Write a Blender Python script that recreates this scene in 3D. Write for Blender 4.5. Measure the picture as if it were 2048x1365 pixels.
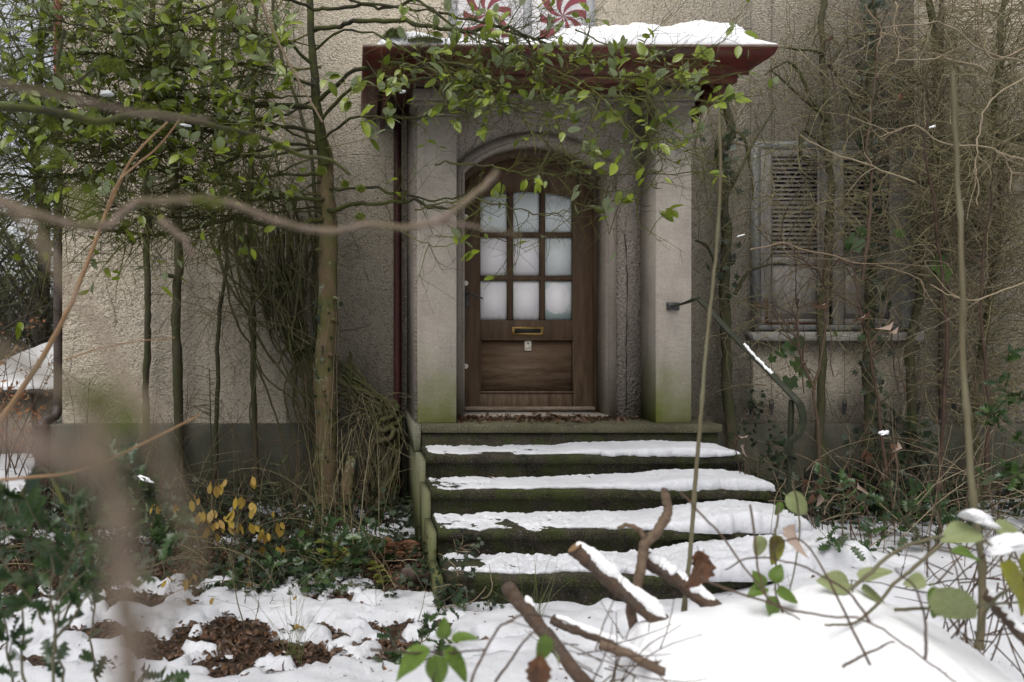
import bpy, math, random
import numpy as np
from mathutils import Matrix, Vector, noise as mnoise

SC = bpy.context.scene
for _o in list(bpy.data.objects):
    bpy.data.objects.remove(_o)
RNG = np.random.default_rng(11)
random.seed(5)
# ------------------------------------------------------------------ camera, world, sun, exposure
F = 1593.0            # focal length in photograph pixels (28 mm on a 36 mm sensor)
VX, VY, EYE = 710.0, 650.0, 1.59
cam_data = bpy.data.cameras.new('camera')
cam_data.lens = 28.0
cam_data.sensor_width = 36.0
cam_data.shift_x = (1024 - VX) / 2048
cam_data.shift_y = (VY - 682.5) / 2048
cam_data.clip_start = 0.05
cam_data.clip_end = 900.0
cam_data.dof.use_dof = True
cam_data.dof.focus_distance = 6.2
cam_data.dof.aperture_fstop = 2.2
camera = bpy.data.objects.new('camera', cam_data)
camera.location = (0, 0, EYE)
camera.rotation_euler = (math.radians(90), 0, 0)
SC.collection.objects.link(camera)
SC.camera = camera

SUN_EL, SUN_AZ = 58.0, 205.0      # degrees; azimuth clockwise from +Y
world = bpy.data.worlds.new('World')
SC.world = world
world.use_nodes = True
_nt = world.node_tree
_bg = _nt.nodes['Background']
_sky = _nt.nodes.new('ShaderNodeTexSky')
_sky.sky_type = 'NISHITA'
_sky.sun_disc = False
_sky.sun_elevation = math.radians(SUN_EL)
_sky.sun_rotation = math.radians(SUN_AZ)
_sky.air_density = 1.0
_sky.dust_density = 3.0
_hsv = _nt.nodes.new('ShaderNodeHueSaturation')
_hsv.inputs['Saturation'].default_value = 0.22
_nt.links.new(_sky.outputs[0], _hsv.inputs['Color'])
_nt.links.new(_hsv.outputs[0], _bg.inputs['Color'])
_bg.inputs['Strength'].default_value = 0.15

sun_data = bpy.data.lights.new('sun', 'SUN')
sun_data.energy = 1.4
sun_data.angle = math.radians(50)
sun_data.color = (1.0, 0.96, 0.9)
sun = bpy.data.objects.new('sun', sun_data)
_d = Vector((math.sin(math.radians(SUN_AZ)) * math.cos(math.radians(SUN_EL)),
             math.cos(math.radians(SUN_AZ)) * math.cos(math.radians(SUN_EL)), math.sin(math.radians(SUN_EL))))
sun.rotation_euler = _d.to_track_quat('Z', 'Y').to_euler()
SC.collection.objects.link(sun)
SC.view_settings.view_transform = 'Standard'
SC.view_settings.look = 'None'
SC.view_settings.gamma = 1.0
SC.view_settings.use_curve_mapping = False
SC.view_settings.exposure = 0.42
SC.render.engine = 'CYCLES'
SC.cycles.max_bounces = 5
SC.cycles.diffuse_bounces = 2

# ------------------------------------------------------------------ helpers
def P(px, py, Y):
    """point of the place that stands Y metres into the scene at this pixel of the photograph"""
    return (( px - VX) * Y / F, Y, EYE - (py - VY) * Y / F)

def PL(pts, Y):
    out = []
    for i, p in enumerate(pts):
        y = p[2] if len(p) > 2 else (Y if not isinstance(Y, tuple) else Y[0] + (Y[1] - Y[0]) * i / max(1, len(pts) - 1))
        out.append(P(p[0], p[1], y))
    return np.array(out, float)

def spline(pts, per=6, jit=0.0):
    """Catmull-Rom through the points"""
    p = np.asarray(pts, float)
    if len(p) < 3:
        t = np.linspace(0, 1, per * 2)[:, None]
        out = p[0] * (1 - t) + p[-1] * t
    else:
        q = np.vstack([2 * p[0] - p[1], p, 2 * p[-1] - p[-2]])
        out = []
        for i in range(1, len(q) - 2):
            for k in range(per):
                t = k / per
                a, b, c, d = q[i - 1], q[i], q[i + 1], q[i + 2]
                out.append(0.5 * ((2 * b) + (-a + c) * t + (2 * a - 5 * b + 4 * c - d) * t * t + (-a + 3 * b - 3 * c + d) * t ** 3))
        out.append(p[-1])
        out = np.array(out)
    if jit:
        n = RNG.normal(0, jit, out.shape)
        n[1:-1] = (n[:-2] + n[1:-1] + n[2:]) / 2
        out[1:-1] += n[1:-1]
    return out

def unit(v):
    return v / np.maximum(1e-9, np.linalg.norm(v, axis=-1, keepdims=True))

class MB:
    """collects geometry; build() links it as ONE mesh object"""
    def __init__(s):
        s.v = []; s.q = []; s.t = []; s.r = []; s.n = 0
    def add(s, v, q=None, t=None, r=None):
        v = np.asarray(v, float).reshape(-1, 3)
        if q is not None and len(q): s.q.append(np.asarray(q, int).reshape(-1, 4) + s.n)
        if t is not None and len(t): s.t.append(np.asarray(t, int).reshape(-1, 3) + s.n)
        if r is None: r = random.random()
        s.r.append(np.broadcast_to(np.asarray(r, float), (len(v),)).copy())
        s.v.append(v); s.n += len(v)
        return s
    def box(s, x0, x1, y0, y1, z0, z1, b=0.0):
        v = [(x, y, z) for x in (x0, x1) for y in (y0, y1) for z in (z0, z1)]
        q = [(0, 1, 3, 2), (4, 6, 7, 5), (0, 4, 5, 1), (2, 3, 7, 6), (0, 2, 6, 4), (1, 5, 7, 3)]
        if b <= 0:
            return s.add(v, q)
        # chamfered box: front (y0) outline inset
        v = []
        for (yy, k) in ((y1, 0), (y0 + b, 0), (y0, b)):
            v += [(x0 + k, yy, z0 + k), (x1 - k, yy, z0 + k), (x1 - k, yy, z1 - k), (x0 + k, yy, z1 - k)]
        q = [(3, 2, 1, 0), (8, 9, 10, 11)]
        for a in (0, 4):
            for i in range(4):
                j = (i + 1) % 4
                q.append((a + i, a + j, a + 4 + j, a + 4 + i))
        return s.add(v, q)
    def tubes(s, P_, R_, sides=4, r=None, cap=False):
        """P_ (N,n,3) centre lines, R_ (N,n) radii"""
        P_ = np.asarray(P_, float); R_ = np.asarray(R_, float)
        N, n, _ = P_.shape
        T = np.empty_like(P_); T[:, 1:-1] = P_[:, 2:] - P_[:, :-2]; T[:, 0] = P_[:, 1] - P_[:, 0]; T[:, -1] = P_[:, -1] - P_[:, -2]
        T = unit(T)
        mean = unit(P_[:, -1] - P_[:, 0] + 1e-6)
        ref = np.where((np.abs(mean[:, 2:3]) > 0.75), np.array([[0.0, 1.0, 0.05]]), np.array([[0.05, 0.1, 1.0]]))
        U = np.cross(T, ref[:, None, :]); U = unit(U); W = np.cross(T, U)
        a = np.arange(sides) * 2 * math.pi / sides
        V = P_[:, :, None, :] + R_[:, :, None, None] * (np.cos(a)[None, None, :, None] * U[:, :, None, :] + np.sin(a)[None, None, :, None] * W[:, :, None, :])
        base = (np.arange(N) * n * sides)[:, None, None] + (np.arange(n - 1) * sides)[None, :, None]
        k = np.arange(sides); k2 = (k + 1) % sides
        Q = np.stack([base + k, base + k2, base + sides + k2, base + sides + k], -1).reshape(-1, 4)
        rr = RNG.random(N) if r is None else np.broadcast_to(r, (N,))
        s.add(V, q=Q, r=np.repeat(rr, n * sides))
        if cap:
            for i in range(N):
                for e in (0, n - 1):
                    idx = [j for j in range(sides)]
                    c = P_[i, e]
                    vv = np.vstack([V[i, e], c])
                    tt = [(a_, (a_ + 1) % sides, sides) if e else ((a_ + 1) % sides, a_, sides) for a_ in idx]
                    s.add(vv, t=tt, r=rr[i])
        return s
    def tube(s, pts, r0, r1=None, sides=6, cap=True, lump=0.0, r=None):
        pts = np.asarray(pts, float)
        n = len(pts)
        rad = np.linspace(r0, r0 if r1 is None else r1, n)
        if lump: rad = rad * (1 + RNG.normal(0, lump, n))
        return s.tubes(pts[None], rad[None], sides, r=r, cap=cap)
    def grid(s, V, r=None):
        V = np.asarray(V, float); a, b, _ = V.shape
        i = np.arange(a - 1)[:, None] * b + np.arange(b - 1)[None, :]
        Q = np.stack([i, i + 1, i + b + 1, i + b], -1).reshape(-1, 4)
        return s.add(V, q=Q, r=0.5 if r is None else r)
    def mesh(s, name, mat, smooth=False):
        v = np.vstack(s.v); me = bpy.data.meshes.new(name)
        q = np.vstack(s.q) if s.q else np.zeros((0, 4), int); t = np.vstack(s.t) if s.t else np.zeros((0, 3), int)
        me.vertices.add(len(v)); me.vertices.foreach_set('co', v.astype(np.float32).ravel())
        loops = np.concatenate([q.ravel(), t.ravel()]).astype(np.int32)
        me.loops.add(len(loops)); me.loops.foreach_set('vertex_index', loops)
        start = np.concatenate([np.arange(len(q)) * 4, len(q) * 4 + np.arange(len(t)) * 3]).astype(np.int32)
        me.polygons.add(len(start)); me.polygons.foreach_set('loop_start', start)
        me.update(calc_edges=True)
        if smooth: me.polygons.foreach_set('use_smooth', np.ones(len(start), bool))
        at = me.attributes.new('rnd', 'FLOAT', 'POINT'); at.data.foreach_set('value', np.concatenate(s.r).astype(np.float32))
        me.materials.append(mat)
        return me
    def build(s, name, mat, parent=None, smooth=False):
        o = bpy.data.objects.new(name, s.mesh(name, mat, smooth))
        SC.collection.objects.link(o)
        if parent is not None: o.parent = parent; o.matrix_parent_inverse = parent_inv(parent)
        return o

def world_of(p):
    m = Matrix.LocRotScale(p.location, p.rotation_euler, p.scale)
    return m if p.parent is None else world_of(p.parent) @ p.matrix_parent_inverse @ m

def parent_inv(p):
    return world_of(p).inverted()

def tag(o, label=None, cat=None, group=None, kind=None):
    if label: o['label'] = label
    if cat: o['category'] = cat
    if group: o['group'] = group
    if kind: o['kind'] = kind
    return o

def thing(name, loc, label, cat, group=None):
    o = bpy.data.objects.new(name, None); SC.collection.objects.link(o)
    o.location = loc; o.empty_display_size = 0.1
    return tag(o, label, cat, group)

def structure(o): o['kind'] = 'structure'; return o
def stuff(o): o['kind'] = 'stuff'; return o

# ------------------------------------------------------------------ growth
def walk(start, d, length, n=7, wander=0.25, curl=0.25, grav=0.0, ymax=None, ymin=None):
    """N random walks: start (N,3), direction (N,3), length (N,)"""
    start = np.asarray(start, float); N = len(start)
    v = unit(np.asarray(d, float)); L = np.asarray(length, float) * np.ones(N)
    axis = unit(RNG.normal(0, 1, (N, 3))); bend = RNG.normal(0, curl, (N, 1))
    pts = np.empty((N, n, 3)); pts[:, 0] = start; p = start.copy()
    for k in range(1, n):
        v = unit(v + np.cross(axis, v) * bend + RNG.normal(0, wander, (N, 3)) + np.array([0, 0, -grav]))
        p = p + v * (L / (n - 1))[:, None]
        if ymax is not None:
            over = p[:, 1] > ymax
            p[over, 1] = ymax - RNG.random(over.sum()) * 0.02; v[over, 1] *= -0.2
        if ymin is not None:
            und = p[:, 1] < ymin; p[und, 1] = ymin; v[und, 1] *= -0.2
        pts[:, k] = p
    return pts

def pick(pts, m, t0=0.15, t1=1.0):
    """m random points on each walk -> (N*m,3), tangents"""
    N, n, _ = pts.shape
    t = (t0 + (t1 - t0) * RNG.random((N, m))) * (n - 1)
    i = np.minimum(t.astype(int), n - 2); f = (t - i)[..., None]
    a = np.take_along_axis(pts, i[..., None].repeat(3, -1), 1); b = np.take_along_axis(pts, (i + 1)[..., None].repeat(3, -1), 1)
    return (a * (1 - f) + b * f).reshape(-1, 3), unit(b - a).reshape(-1, 3)

def side_dir(tan, spread=0.9, bias=(0, 0, 0)):
    r = RNG.normal(0, 1, tan.shape); r -= (r * tan).sum(-1, keepdims=True) * tan
    return unit(tan * (1 - 0.45 * spread) + unit(r) * spread + np.array(bias))

def taper(N, n, r0, r1=None):
    r0 = np.asarray(r0, float) * np.ones(N)
    r1 = r0 * 0.45 if r1 is None else np.asarray(r1, float) * np.ones(N)
    t = np.linspace(0, 1, n)
    return r0[:, None] * (1 - t) + r1[:, None] * t

def on_path(path, m, t0=0.0, t1=1.0):
    path = np.asarray(path); return pick(path[None], m, t0, t1)

# ------------------------------------------------------------------ leaf templates (x along, y across, z up)
def leaf_tpl(wf, n=6, fold=0.15, curl=0.18, stalk=0.12, wave=0.0):
    t = np.linspace(0, 1, n); w = np.array([wf(a) for a in t])
    mid = np.stack([t + stalk, 0 * t, -curl * t * t], 1)
    L = np.stack([t + stalk, w, fold * w - curl * t * t + wave * np.sin(t * 9)], 1)
    R = np.stack([t + stalk, -w, fold * w - curl * t * t - wave * np.sin(t * 9)], 1)
    st = np.array([[0, 0.012, 0.0], [0, -0.012, 0.0]])
    v = np.vstack([mid, L, R, st]); q = []
    for i in range(n - 1):
        q.append((i, i + 1, n + i + 1, n + i)); q.append((i + 1, i, 2 * n + i, 2 * n + i + 1))
    v = np.vstack([v, [[stalk * 1.1, 0.012, 0], [stalk * 1.1, -0.012, 0]]])
    q.append((3 * n + 1, 3 * n + 3, 3 * n + 2, 3 * n))
    return v, np.array(q)

def radial_tpl(prof, curl=0.15, fold=0.1, stalk=0.25):
    """lobed leaf: prof = list of (angle deg from tip, radius)"""
    c = np.array([stalk + 0.25, 0, 0.0]); v = [c]
    full = [(a, r) for a, r in prof] + [(-a, r) for a, r in reversed(prof) if 0 < a < 180]
    for a, r in full:
        x = c[0] + r * math.cos(math.radians(a)); y = r * math.sin(math.radians(a))
        v.append([x, y, fold * abs(y) - curl * r * r])
    m = len(full); t = [(0, 1 + i, 1 + (i + 1) % m) for i in range(m)]
    v += [[0, 0.012, 0], [0, -0.012, 0], [c[0], 0.012, 0], [c[0], -0.012, 0]]
    t += [(m + 1, m + 2, m + 3), (m + 2, m + 4, m + 3)]
    return np.array(v, float), t

ELL = leaf_tpl(lambda t: 0.25 * math.sin(math.pi * t ** 0.85) ** 0.75 if 0 < t < 1 else 0.0, 7, 0.25, 0.16)
ELL_FLAT = leaf_tpl(lambda t: 0.27 * math.sin(math.pi * t) ** 0.7 if 0 < t < 1 else 0.0, 6, 0.1, -0.1)
OVATE = leaf_tpl(lambda t: (0.36 * math.sin(math.pi * t ** 0.72) ** 0.8 * (1 + 0.10 * math.cos(t * 60))) if 0 < t < 1 else 0.0, 16, 0.2, 0.22, 0.15, 0.02)
def vein_tpl(wf, n=22, m=4, fold=.2, curl=.25, stalk=.15):
    t = np.linspace(0, 1, n); w = np.array([wf(a) for a in t]); e = np.linspace(-1, 1, 2 * m + 1)
    V = []; R = []
    for a, ww in zip(t, w):
        for b in e:
            ph = a * 8 - abs(b) * 2.2; rg = abs(math.sin(math.pi * ph)); v = max(0, 1 - rg * 2.6) if b else 1.0
            V.append([a + stalk, b * ww, fold * abs(b * ww) - curl * a * a + .012 * rg * (1 - abs(abs(b) - .5)) + .02 * math.sin(a * 7 + b * 2)]); R.append(.15 + .8 * v)
    k = 2 * m + 1; q = [(i * k + j, (i + 1) * k + j, (i + 1) * k + j + 1, i * k + j + 1) for i in range(n - 1) for j in range(k - 1)]
    o = len(V); V += [[0, .014, 0], [0, -.014, 0], [stalk * 1.1, .014, 0], [stalk * 1.1, -.014, 0]]; R += [.9] * 4; q.append((o + 1, o + 3, o + 2, o))
    return np.array(V), np.array(q), np.array(R)
VEINY = vein_tpl(lambda t: (0.37 * math.sin(math.pi * t ** 0.70) ** 0.75 * (1 + 0.09 * math.cos(t * 66))) if 0 < t < 1 else 0.0)
VEINY_DEAD = vein_tpl(lambda t: (0.30 * math.sin(math.pi * t ** 0.70) ** 0.75 * (1 + 0.12 * math.cos(t * 31))) if 0 < t < 1 else 0.0, fold=.9, curl=.55)
HOLLY = leaf_tpl(lambda t: (0.17 + 0.14 * (1 if int(round(t * 10)) % 2 else -0.35)) * math.sin(math.pi * min(1, max(0.0, t * 0.94 + 0.03))) ** 0.4 if 0 < t < 1 else 0.0, 11, 0.45, 0.12, 0.08, 0.05)
IVY = radial_tpl([(0, 0.55), (22, 0.3), (50, 0.48), (80, 0.26), (112, 0.38), (150, 0.3), (180, 0.12)])
VINE = radial_tpl([(0, 0.62), (10, 0.5), (18, 0.52), (30, 0.40), (45, 0.5), (55, 0.56), (68, 0.42), (90, 0.36), (110, 0.45), (130, 0.42), (150, 0.38), (180, 0.12)], 0.25, 0.2)
DEAD = leaf_tpl(lambda t: 0.26 * math.sin(math.pi * t ** 0.8) ** 0.8 if 0 < t < 1 else 0.0, 5, 0.7, 0.55, 0.12, 0.1)
NEEDLE = (np.array([[0, 0.04, 0], [0, -0.04, 0], [0.9, -0.03, -0.02], [1.0, 0.03, -0.02]]), np.array([(0, 1, 2, 3)]))

def frames(d, up=(0, 0, 1), tilt=0.6):
    d = unit(d); N = len(d)
    u = np.array(up, float) + RNG.normal(0, tilt, (N, 3))
    s_ = unit(np.cross(u, d)); n_ = np.cross(d, s_)
    return d, s_, n_

def add_leaves(mb, tpl, pos, d, size, tilt=0.6, fr=None, up=(0, 0, 1)):
    v, q = tpl; pos = np.asarray(pos, float); N = len(pos)
    if not N: return
    d, s_, n_ = fr if fr is not None else frames(d, up, tilt)
    size = (np.asarray(size, float) * np.ones(N))[:, None, None]
    V = pos[:, None, :] + size * (v[None, :, 0:1] * d[:, None, :] + v[None, :, 1:2] * s_[:, None, :] + v[None, :, 2:3] * n_[:, None, :])
    q = np.asarray(q); off = (np.arange(N) * len(v))[:, None, None]
    rr = np.repeat(RNG.random(N), len(v))
    if q.shape[1] == 4: mb.add(V, q=(q[None] + off).reshape(-1, 4), r=rr)
    else: mb.add(V, t=(q[None] + off).reshape(-1, 3), r=rr)

def leaf_parts(parent, tpl, mat, pos, d, size, limit=300, tilt=0.6, name='leaf', rest='foliage', minpx=9, up=(0, 0, 1), rest_mat=None):
    """the leaves that show largest become parts; the others one part of kind stuff"""
    pos = np.asarray(pos, float); N = len(pos)
    if not N: return
    size = np.asarray(size, float) * np.ones(N)
    d, s_, n_ = frames(np.asarray(d, float), up, tilt)
    Y = np.maximum(pos[:, 1], 0.2)
    px = VX + F * pos[:, 0] / Y; py = VY - F * (pos[:, 2] - EYE) / Y
    show = size * F / Y
    vis = (px > -10) & (px < 2058) & (py > -10) & (py < 1375) & (show > minpx)
    order = np.argsort(-np.where(vis, show, -1)); keep = order[:min(limit, int(vis.sum()))]
    if len(keep):
        mb = MB(); mb.add(tpl[0], q=tpl[1] if np.asarray(tpl[1]).shape[1] == 4 else None, t=tpl[1] if np.asarray(tpl[1]).shape[1] == 3 else None, r=0.0)
        me = mb.mesh(name, mat, True)
        inv = parent_inv(parent)
        for i in keep:
            o = bpy.data.objects.new(name, me)
            sc = float(size[i])
            o.matrix_world = Matrix(((d[i, 0] * sc, s_[i, 0] * sc, n_[i, 0] * sc, pos[i, 0]), (d[i, 1] * sc, s_[i, 1] * sc, n_[i, 1] * sc, pos[i, 1]),
                                     (d[i, 2] * sc, s_[i, 2] * sc, n_[i, 2] * sc, pos[i, 2]), (0, 0, 0, 1)))
            SC.collection.objects.link(o); o.parent = parent; o.matrix_parent_inverse = inv
    m = np.ones(N, bool); m[keep] = False
    if m.any():
        mb = MB(); add_leaves(mb, tpl, pos[m], None, size[m], fr=(d[m], s_[m], n_[m]))
        stuff(mb.build(rest, rest_mat or mat, parent, True))

def fbm(x, y, sc=1.0, oc=4, seed=0.0):
    x = np.asarray(x, float) * sc + seed * 17.3; y = np.asarray(y, float) * sc + seed * 5.7
    out = np.zeros_like(x); amp = 1.0; tot = 0
    for k in range(oc):
        xi = np.floor(x).astype(int); yi = np.floor(y).astype(int); fx = x - xi; fy = y - yi
        fx = fx * fx * (3 - 2 * fx); fy = fy * fy * (3 - 2 * fy)
        def h(a, b):
            n_ = (a * 374761393 + b * 668265263 + k * 1442695 + int(seed * 1000) * 974711) & 0xffffffff
            n_ = ((n_ ^ (n_ >> 13)) * 1274126177) & 0xffffffff
            return ((n_ ^ (n_ >> 16)) & 0xffff) / 65535.0
        v = (h(xi, yi) * (1 - fx) + h(xi + 1, yi) * fx) * (1 - fy) + (h(xi, yi + 1) * (1 - fx) + h(xi + 1, yi + 1) * fx) * fy
        out += amp * (v * 2 - 1); tot += amp; amp *= 0.5; x = x * 2.03 + 3.1; y = y * 2.03 + 1.7
    return out / tot
# ------------------------------------------------------------------ materials
class NT:
    def __init__(s, name):
        s.m = bpy.data.materials.new(name); s.m.use_nodes = True; s.t = s.m.node_tree; s.n = s.t.nodes
        s.b = s.n['Principled BSDF']; s.out = s.n['Material Output']
        s.co = s.n.new('ShaderNodeTexCoord').outputs['Object']
        s.b.inputs['Specular IOR Level'].default_value = 0.25
    def link(s, a, b): s.t.links.new(a, b)
    def val(s, node, key, v):
        if hasattr(v, 'links'): s.link(v, node.inputs[key])
        else: node.inputs[key].default_value = v
    def noise(s, scale, detail=4, rough=0.55, co=None, st=(1, 1, 1), dist=0.0):
        c = co or s.co
        if st != (1, 1, 1):
            mp = s.n.new('ShaderNodeMapping'); mp.inputs['Scale'].default_value = st; s.link(c, mp.inputs[0]); c = mp.outputs[0]
        n = s.n.new('ShaderNodeTexNoise'); n.inputs['Scale'].default_value = scale; n.inputs['Detail'].default_value = detail
        n.inputs['Roughness'].default_value = rough; n.inputs['Distortion'].default_value = dist; s.link(c, n.inputs['Vector'])
        return n.outputs['Fac']
    def voro(s, scale, feat='F1', co=None, rnd=1.0):
        n = s.n.new('ShaderNodeTexVoronoi'); n.feature = feat; n.inputs['Scale'].default_value = scale; n.inputs['Randomness'].default_value = rnd
        s.link(co or s.co, n.inputs['Vector']); return n.outputs['Distance']
    def rng(s, v, a, b, c=0.0, d=1.0):
        n = s.n.new('ShaderNodeMapRange'); n.inputs[1].default_value = a; n.inputs[2].default_value = b; n.inputs[3].default_value = c; n.inputs[4].default_value = d
        s.link(v, n.inputs[0]); return n.outputs[0]
    def math(s, op, a, b=None):
        n = s.n.new('ShaderNodeMath'); n.operation = op; s.val(n, 0, a)
        if b is not None: s.val(n, 1, b)
        return n.outputs[0]
    def mix(s, f, a, b, mode='MIX'):
        n = s.n.new('ShaderNodeMix'); n.data_type = 'RGBA'; n.blend_type = mode
        s.val(n, 'Factor', f) if False else (s.link(f, n.inputs[0]) if hasattr(f, 'links') else setattr(n.inputs[0], 'default_value', f))
        for i, c in ((6, a), (7, b)):
            if hasattr(c, 'links'): s.link(c, n.inputs[i])
            else: n.inputs[i].default_value = (*c, 1)
        return n.outputs[2]
    def sep(s, k, co=None):
        n = s.n.new('ShaderNodeSeparateXYZ'); s.link(co or s.co, n.inputs[0]); return n.outputs[k]
    def rnd(s):
        a = s.n.new('ShaderNodeAttribute'); a.attribute_name = 'rnd'; o = s.n.new('ShaderNodeObjectInfo')
        return s.math('FRACT', s.math('ADD', a.outputs['Fac'], o.outputs['Random']))
    def bump(s, h, strength=0.5, dist=0.01):
        n = s.n.new('ShaderNodeBump'); n.inputs['Strength'].default_value = strength; n.inputs['Distance'].default_value = dist
        s.link(h, n.inputs['Height']); s.link(n.outputs[0], s.b.inputs['Normal'])
    def col(s, c):
        if hasattr(c, 'links'): s.link(c, s.b.inputs['Base Color'])
        else: s.b.inputs['Base Color'].default_value = (*c, 1)
    def rough(s, v): s.val(s.b, 'Roughness', v)
    def back(s):
        g = s.n.new('ShaderNodeNewGeometry'); return g.outputs['Backfacing']

M = {}
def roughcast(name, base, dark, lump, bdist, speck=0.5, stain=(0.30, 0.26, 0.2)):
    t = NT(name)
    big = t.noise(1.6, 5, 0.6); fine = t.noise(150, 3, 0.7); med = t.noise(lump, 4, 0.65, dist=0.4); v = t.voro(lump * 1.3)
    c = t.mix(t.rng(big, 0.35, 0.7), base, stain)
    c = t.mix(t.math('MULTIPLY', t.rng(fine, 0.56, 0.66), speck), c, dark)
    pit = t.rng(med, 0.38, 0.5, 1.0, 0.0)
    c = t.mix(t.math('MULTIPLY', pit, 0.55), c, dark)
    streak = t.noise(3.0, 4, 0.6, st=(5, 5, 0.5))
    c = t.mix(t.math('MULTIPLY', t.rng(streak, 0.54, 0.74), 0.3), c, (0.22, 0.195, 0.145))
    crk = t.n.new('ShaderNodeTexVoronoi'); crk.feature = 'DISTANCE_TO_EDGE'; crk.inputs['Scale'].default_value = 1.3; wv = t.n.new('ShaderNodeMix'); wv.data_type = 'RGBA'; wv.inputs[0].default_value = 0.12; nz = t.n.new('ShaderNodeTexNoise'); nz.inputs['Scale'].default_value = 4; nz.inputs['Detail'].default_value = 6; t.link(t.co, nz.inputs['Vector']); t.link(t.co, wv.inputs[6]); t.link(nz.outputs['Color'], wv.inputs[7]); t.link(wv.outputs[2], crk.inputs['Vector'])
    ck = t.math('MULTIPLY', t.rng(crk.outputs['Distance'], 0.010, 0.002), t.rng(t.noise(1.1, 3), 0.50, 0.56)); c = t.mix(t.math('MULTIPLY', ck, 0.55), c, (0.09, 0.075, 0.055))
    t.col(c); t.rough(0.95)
    h = t.math('ADD', t.math('MULTIPLY', med, 1.2), t.math('ADD', t.math('MULTIPLY', v, 0.8), t.math('MULTIPLY', fine, 0.4)))
    if name == 'roughcast':      # thrown more coarsely towards the house corner
        x = t.math('ADD', t.sep(0), t.math('MULTIPLY', t.noise(1.2, 3), 0.8)); k = t.rng(x, -0.9, -1.9)
        h = t.math('ADD', h, t.math('MULTIPLY', t.math('MULTIPLY', t.noise(28, 4, 0.6, dist=0.6), k), 3.0))
    t.bump(h, 1.0, bdist); M[name] = t.m
roughcast('roughcast', (0.68, 0.605, 0.49), (0.19, 0.155, 0.115), 55, 0.014, 0.75, (0.62, 0.54, 0.42))
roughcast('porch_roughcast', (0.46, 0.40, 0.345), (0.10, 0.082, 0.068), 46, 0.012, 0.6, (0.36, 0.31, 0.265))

def stone(name, base, base2, algae=None, z0=0.8, z1=1.3, amt=1.0, spark=True, xdir=None):
    t = NT(name)
    c = t.mix(t.rng(t.noise(2.5, 5, 0.65), 0.35, 0.65), base, base2)
    fine = t.noise(105, 3, 0.85)
    if spark:
        c = t.mix(t.math('MULTIPLY', t.rng(fine, 0.58, 0.66), 0.55), c, (0.62, 0.58, 0.52))
        c = t.mix(t.math('MULTIPLY', t.rng(fine, 0.42, 0.34), 0.5), c, (0.1, 0.09, 0.075))
    streak = t.noise(60, 3, 0.5, st=(0.15, 0.15, 1))
    c = t.mix(t.math('MULTIPLY', t.rng(streak, 0.5, 0.7), 0.25), c, tuple(k * 0.55 for k in base))
    grime = t.noise(2.2, 5, 0.6, st=(3, 3, 0.6))
    c = t.mix(t.math('MULTIPLY', t.rng(grime, 0.5, 0.72), 0.45), c, tuple(k * 0.45 for k in base))
    if algae:
        z = t.math('ADD', t.sep(2), t.math('MULTIPLY', t.math('SUBTRACT', t.noise(5, 5, 0.6), 0.5), 0.7))
        f = t.math('MULTIPLY', t.rng(z, z1, z0), amt)
        c = t.mix(f, c, algae)
    t.col(c); t.rough(0.85)
    t.bump(t.math('ADD', fine, t.math('MULTIPLY', t.noise(20, 4), 1.5)), 0.5, 0.004); M[name] = t.m
stone('pilaster_stone', (0.46, 0.41, 0.35), (0.35, 0.31, 0.265), (0.13, 0.15, 0.025), 0.83, 1.42, 0.95)
stone('arch_stone', (0.34, 0.30, 0.25), (0.26, 0.225, 0.19), None)
stone('arch_ring_stone', (0.36, 0.31, 0.26), (0.28, 0.24, 0.20), (0.12, 0.115, 0.055), 0.8, 1.2, 0.5)
stone('plinth_stone', (0.15, 0.14, 0.115), (0.06, 0.058, 0.045), (0.026, 0.033, 0.010), -0.1, 0.9, 0.85, False)
stone('landing_stone', (0.15, 0.13, 0.085), (0.055, 0.05, 0.03), (0.04, 0.045, 0.012), 0.5, 1.1, 0.6, True)
stone('base_side_stone', (0.25, 0.24, 0.20), (0.10, 0.10, 0.07), (0.075, 0.085, 0.014), 0.2, 1.1, 0.8, True)
stone('sill_stone', (0.42, 0.40, 0.37), (0.28, 0.27, 0.25), None)

def step_mat():
    t = NT('mossy_step_stone')
    c = t.mix(t.rng(t.noise(9, 6, 0.7), 0.35, 0.65), (0.012, 0.010, 0.006), (0.045, 0.037, 0.026))
    c = t.mix(t.rng(t.noise(120, 2, 0.8), 0.6, 0.68, 0, 0.5), c, (0.3, 0.29, 0.26))
    n1 = t.noise(5, 6, 0.7); n2 = t.noise(45, 4, 0.7)
    f = t.math('MULTIPLY', t.rng(t.math('ADD', n1, t.math('MULTIPLY', n2, 0.5)), 0.72, 0.86), 0.65)
    c = t.mix(f, c, (0.035, 0.048, 0.007))
    t.col(c); t.rough(0.9); t.bump(t.math('ADD', n2, t.noise(20, 5)), 0.8, 0.012); M['step'] = t.m
step_mat()

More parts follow.
